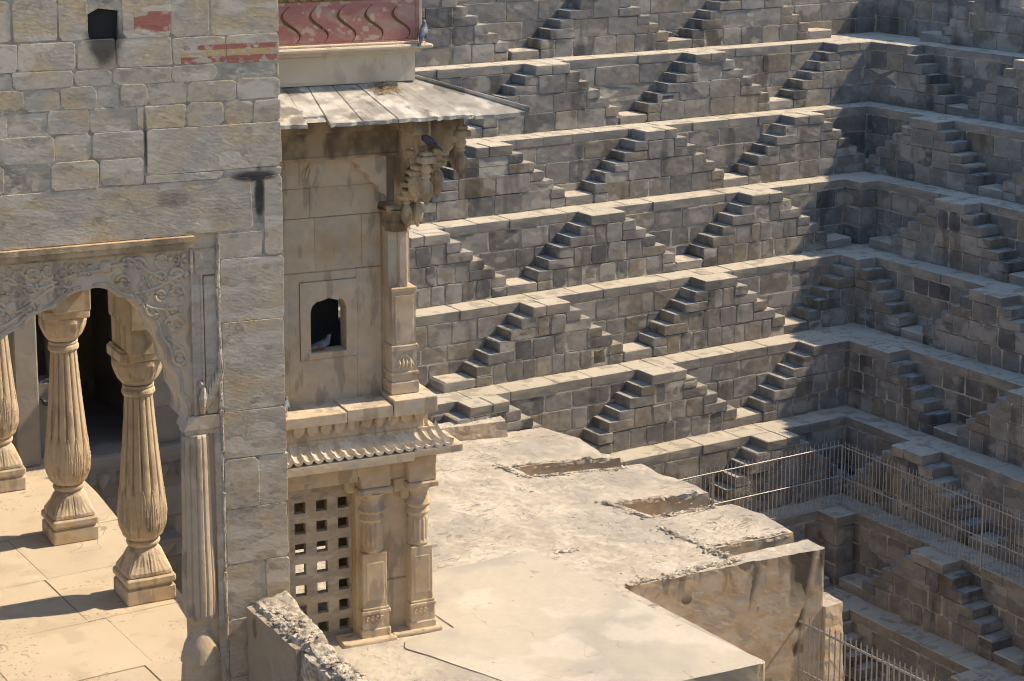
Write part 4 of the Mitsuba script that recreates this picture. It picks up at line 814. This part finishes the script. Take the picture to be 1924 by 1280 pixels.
# balcony ledge, lotus petals and ribbed eave
for a, b in ((-1.7, -.28), (-.28, .46), (.46, 1.17)): tp('ledge_slab', stone(a + .003, b - .003, -3.66, -3.50 + .03 * (a > -.3) + .06 * (a > .4), -.6, .26 + .02 * (a > .4), .004, .01, .003, .012), tone=(rng.uniform(.5, .9), .4))
tp('ledge_moulding', join([bx(-1.7, 1.02, -.5, .10, -3.97, -3.655, .02), bx(-1.7, 1.06, -.5, .14, -3.72, -3.655, .01)]), tone=(.4, .7))
for i in range(10):
    u = -1.02 + .215 * i; z0 = -3.675 + .02 * (u > -.3) + .0
    a = np.linspace(0, math.pi, 14); P_ = [(u + .088 * math.cos(t), z0 - .165 * math.sin(t) ** .8) for t in a]
    m = prism(Polygon(P_).buffer(0), .10, .155); v = m[0]; v[:, 1] += .05 * np.clip((v[:, 2] - (z0 - .17)) / .17, 0, 1)
    tp('lotus_petal', (v, m[1]), tone=(rng.uniform(.3, .8), .6))
E1 = tp('ribbed_eave', join([prism(sbox(-1.7, -4.0, 1.20, -3.93), -.4, .12)]), tone=(.4, .5))
NT = 18; uu = np.linspace(-1.45, 1.22, NT + 1); uf = np.linspace(-1.52, 1.36, NT + 1)
for i in range(NT):
    s = np.linspace(0, 1, 8); q = np.linspace(0, 1, 7); V = []
    for t in s:
        o = .06 + .40 * t; zc = -3.925 - .20 * t - .10 * math.sin(math.pi * t) * (1 - .25 * t)
        for w in q:
            u = (uu[i] * (1 - t) + uf[i] * t) + ((uu[i + 1] - uu[i]) * (1 - t) + (uf[i + 1] - uf[i]) * t) * w
            V.append([u, o, zc + .058 * (abs(2 * w - 1) ** 2.4) + (.012 if w > .99 else 0)])
    nv = len(V); V += [[a, b, c - .05] for a, b, c in V]; F = []
    for a in range(7):
        for b in range(6): k = a * 7 + b; F += [[k, k + 1, k + 8], [k, k + 8, k + 7], [nv + k, nv + k + 8, nv + k + 1], [nv + k, nv + k + 7, nv + k + 8]]
    rim = [b for b in range(7)] + [a * 7 + 6 for a in range(1, 8)] + [49 + b for b in range(5, -1, -1)] + [a * 7 for a in range(6, 0, -1)]
    for a, b in zip(rim, rim[1:] + rim[:1]): F += [[a, nv + a, nv + b], [a, nv + b, b]]
    put('roof_rib', (np.array(V), np.array(F)), 'm_rib', TOW, E1, tone=(rng.uniform(.6, 1), .2))
for a, b, dz in ((-1.75, .72, 0), (.72, 1.52, .05)): tp('eave_slab', stone(a + .002, b - .002, -4.33 + dz, -4.19 + dz * .6, -.3, .46, .004, .012, .003, .012), tone=(rng.uniform(.5, .9), .3))
# lower storey: lintel, pillars, pierced screen, blind panel
tp('lintel', join([bx(-1.6, .02, -.45, .02, -4.62, -4.34, .01), bx(-1.6, -.02, -.45, -.03, -4.72, -4.60, .01), bx(.02, 1.12, -.45, -.12, -4.64, -4.32, .01)]), tone=(.5, .7))
holes = [sbox(u - .088, z - .088, u + .088, z + .088) for u in (-.845, -.495, -.145) for z in (-5.14, -5.47, -5.80, -6.13, -6.47, -6.80, -7.12)]
tp('pierced_screen', prism(sbox(-1.45, -7.4, .06, -4.60) - unary_union(holes), -.52, -.40), 'm_sand', tone=(.4, .3))
tp('screen_arch', join([bx(-.16, .08, -.42, -.20, -4.95, -4.62, .03), bx(-.02, .10, -.42, -.18, -7.3, -4.9, .01)]), tone=(.3, .8))
tp('blind_panel', bx(.40, .86, -.50, -.26, -7.3, -4.6), tone=(.5, .3))
tp('blind_base', join([bx(.44, .84, -.30, -.22, -7.3, -6.45, .01)]), tone=(.25, .5))
tp('blind_spandrel', join([bx(.42, .86, -.3, -.16, -4.80, -4.60, .02), bx(.60, .86, -.3, -.14, -5.0, -4.78, .02), bx(.72, .86, -.3, -.15, -5.14, -4.98, .02)]), tone=(.4, .6))
def pillar(u0, u1, nm):
    w = u1 - u0; c = (u0 + u1) / 2; K = tp(nm, join([bx(u0, u1, -.42, 0, -7.26, -7.12, .015), bx(u0 + .025, u1 - .025, -.4, -.02, -7.12, -6.88), bx(u0 - .0, u1 + .0, -.42, 0, -6.88, -6.82, .012), bx(u0 + .02, u1 - .02, -.4, -.015, -6.82, -6.78, .01)]), tone=(.6, .5))
    put('shaft_block', join([bx(u0 + .03, u1 - .05, -.4, -.03, -6.79, -5.90, .01), bx(u0 + .09, u1 - .10, -.04, -.02, -6.66, -6.05, .007)]), 'm_warm', TOW, K, tone=(.55, .6))
    put('lotus_shaft', join([lathe(interp([(w * .34, -5.92), (w * .40, -5.86), (w * .36, -5.80), (w * .36, -5.50), (w * .33, -5.42), (w * .43, -5.36), (w * .36, -5.28)], 40), lambda th, i, z: 1 + .05 * np.cos(14 * th) * (-5.82 < z < -5.45), 84, c - .01, -.20), bx(c - w * .33, c + w * .31, -.4, -.16, -5.92, -5.28)]), 'm_warm', TOW, K, smooth=30)
    put('capital', join([lathe(interp([(w * .34, -5.30), (w * .48, -5.22), (w * .36, -5.12), (w * .34, -5.06), (w * .42, -5.0), (w * .56, -4.93)], 24), None, 40, c, -.20), bx(u0 - .04, u1 + .04, -.42, .05, -4.94, -4.84, .02), bx(u0 - .01, u1 + .01, -.42, .02, -4.84, -4.34, .02)]), 'm_warm', TOW, K, smooth=30)
    put('relief', join([tube([[u0 + .06 + w * .55 * t, -.02, -7.02 + .04 * math.sin(9 * t)] for t in np.linspace(0, 1, 16)], .012, 5)] + [leaf_w(u0 + .08 + .09 * q, -6.98, .09, 1.2 + .3 * q) for q in range(max(2, int(w / .11)))]), 'm_warm', TOW, K, tone=(.8, .5))
def leaf_w(u, z, L, a):
    v, f = leaf(u, z, L, a); v = v.copy(); v[:, 1] += .055; return v, f
pillar(0.0, .48, 'left_pillar'); pillar(.80, 1.24, 'right_pillar')
tp('door_step', join([stone(-.35, .55, -7.33, -7.245, -.3, .12, .01, .015), stone(.5, 1.32, -7.32, -7.235, -.3, .07, .01, .015)]), tone=(.5, .6))
tp('left_jamb', bx(-1.5, -1.14, -.42, .02, -7.3, -4.35, .02), tone=(.3, .5))

# ------------------------------------------------------------------ pigeons
def pigeon(x, y, z, yaw, label, dark=False, frame=WORLD, crouch=0.0, group='pigeons', pitch=0.0):
    c, s = math.cos(yaw), math.sin(yaw)
    o = frame.pt(x, y, z); fr = Frame(o, [c, s, 0], [-s, c, 0])
    def tilt(m):
        v, f = vf(m); w = np.array(v); cp, sp = math.cos(pitch), math.sin(pitch); z0 = .11 - crouch; w[:, 0], w[:, 2] = v[:, 0] * cp - (v[:, 2] - z0) * sp, z0 + v[:, 0] * sp + (v[:, 2] - z0) * cp; return w, f
    K = thing('pigeon', label, 'pigeon', group)
    h = .115 - crouch
    sk = [((-.17, 0, h + .035 - .02), .013), ((-.09, 0, h + .045), .040), ((-.02, 0, h + .05), .060), ((.055, 0, h + .065), .056), ((.095, 0, h + .115), .034), ((.105, 0, h + .150), .029), ((.118, 0, h + .155), .026)]
    parts = []
    sph = trimesh.creation.icosphere(subdivisions=2).vertices
    for (a, ra), (b, rb) in zip(sk[:-1], sk[1:]): parts.append(m3.Manifold.hull_points(np.vstack([sph * ra + a, sph * rb + b])))
    tail = m3.Manifold.hull_points(np.array([[-.13, -.018, h + .04], [-.13, .018, h + .04], [-.27, -.035, h + .0], [-.27, .035, h + .0], [-.13, 0, h + .055], [-.27, 0, h + .012]], float))
    b = m3.Manifold.batch_boolean(parts + [tail], m3.OpType.Add).refine_to_length(.012); v, f = vf(b)
    tm = trimesh.Trimesh(v, f, process=True); trimesh.smoothing.filter_taubin(tm, iterations=8)
    put('body', tilt(tm), 'm_pigeon_dark' if dark else 'm_pigeon', fr, K, smooth=True)
    for sd in (1, -1):
        t = np.linspace(0, 1, 9); w = m3.Manifold.hull_points(np.vstack([sph * [.055, .014, .038] + [.0, sd * .048, h + .058], sph * [.05, .012, .022] + [-.09, sd * .040, h + .05], sph * [.03, .008, .008] + [-.20, sd * .022, h + .028]]))
        WG = put('wing', tilt(w), 'm_pigeon_dark' if dark else 'm_pigeon_pale', fr, K, smooth=40)
        for q in range(2): put('wing_bar', tilt(tube([[-.055 - .045 * q, sd * .060, h + .075], [-.065 - .045 * q, sd * .062, h + .055], [-.075 - .045 * q, sd * .056, h + .035]], .007, 6)), 'm_pigeon_dark', fr, WG, smooth=True)
        put('leg', tube([[.0, sd * .02, h + .01], [.005, sd * .022, h - .06], [.0, sd * .022, .006]], .005, 5), 'm_pink', fr, K, smooth=True)
        put('foot', join([tube([[0, sd * .022, .008], [.04 * math.cos(a), sd * .022 + .04 * math.sin(a), .004]], .004, 4) for a in (-.6, 0, .6, math.pi)]), 'm_pink', fr, K)
    put('beak', tilt(tube([[.135, 0, h + .155], [.152, 0, h + .151], [.168, 0, h + .142]], [.009, .007, .002], 6)), 'm_soot', fr, K, smooth=True)
    put('eye', tilt(join([trimesh.Trimesh(sph * .005 + [.126, sd * .023, h + .163], trimesh.creation.icosphere(subdivisions=2).faces) for sd in (1, -1)])), 'm_pink', fr, K)
pigeon(1.12, -.06, 1.968, .75, 'blue grey pigeon standing on the cream moulding beside the red panel', frame=TOW, pitch=.55)
pigeon(.84, .72, .45, 2.9, 'dark pigeon perched on the carved brackets under the stone eave', dark=True, frame=TOW, pitch=.5)
pigeon(-.42, -.44, -2.70, .15, 'grey pigeon crouching on the sill of the small tower window', frame=TOW, crouch=.07)
pigeon(-1.20, .10, -3.50, 1.0, 'pigeon half hidden behind the wall edge on the balcony ledge', frame=TOW, crouch=.03)
pigeon(-21.80, -.70, -5.55, .3, 'dark pigeon on the upper opening between the columns', dark=True, crouch=.04, frame=GAL)
pigeon(-21.85, -.70, -6.02, 2.9, 'second dark pigeon on the stone shelf just below the first one', dark=True, crouch=.04, frame=GAL)
pigeon(-5.78, .85, 0.214, 2.8, 'tiny distant pigeon on a stair landing of the topmost tier in the left wall', crouch=.03)
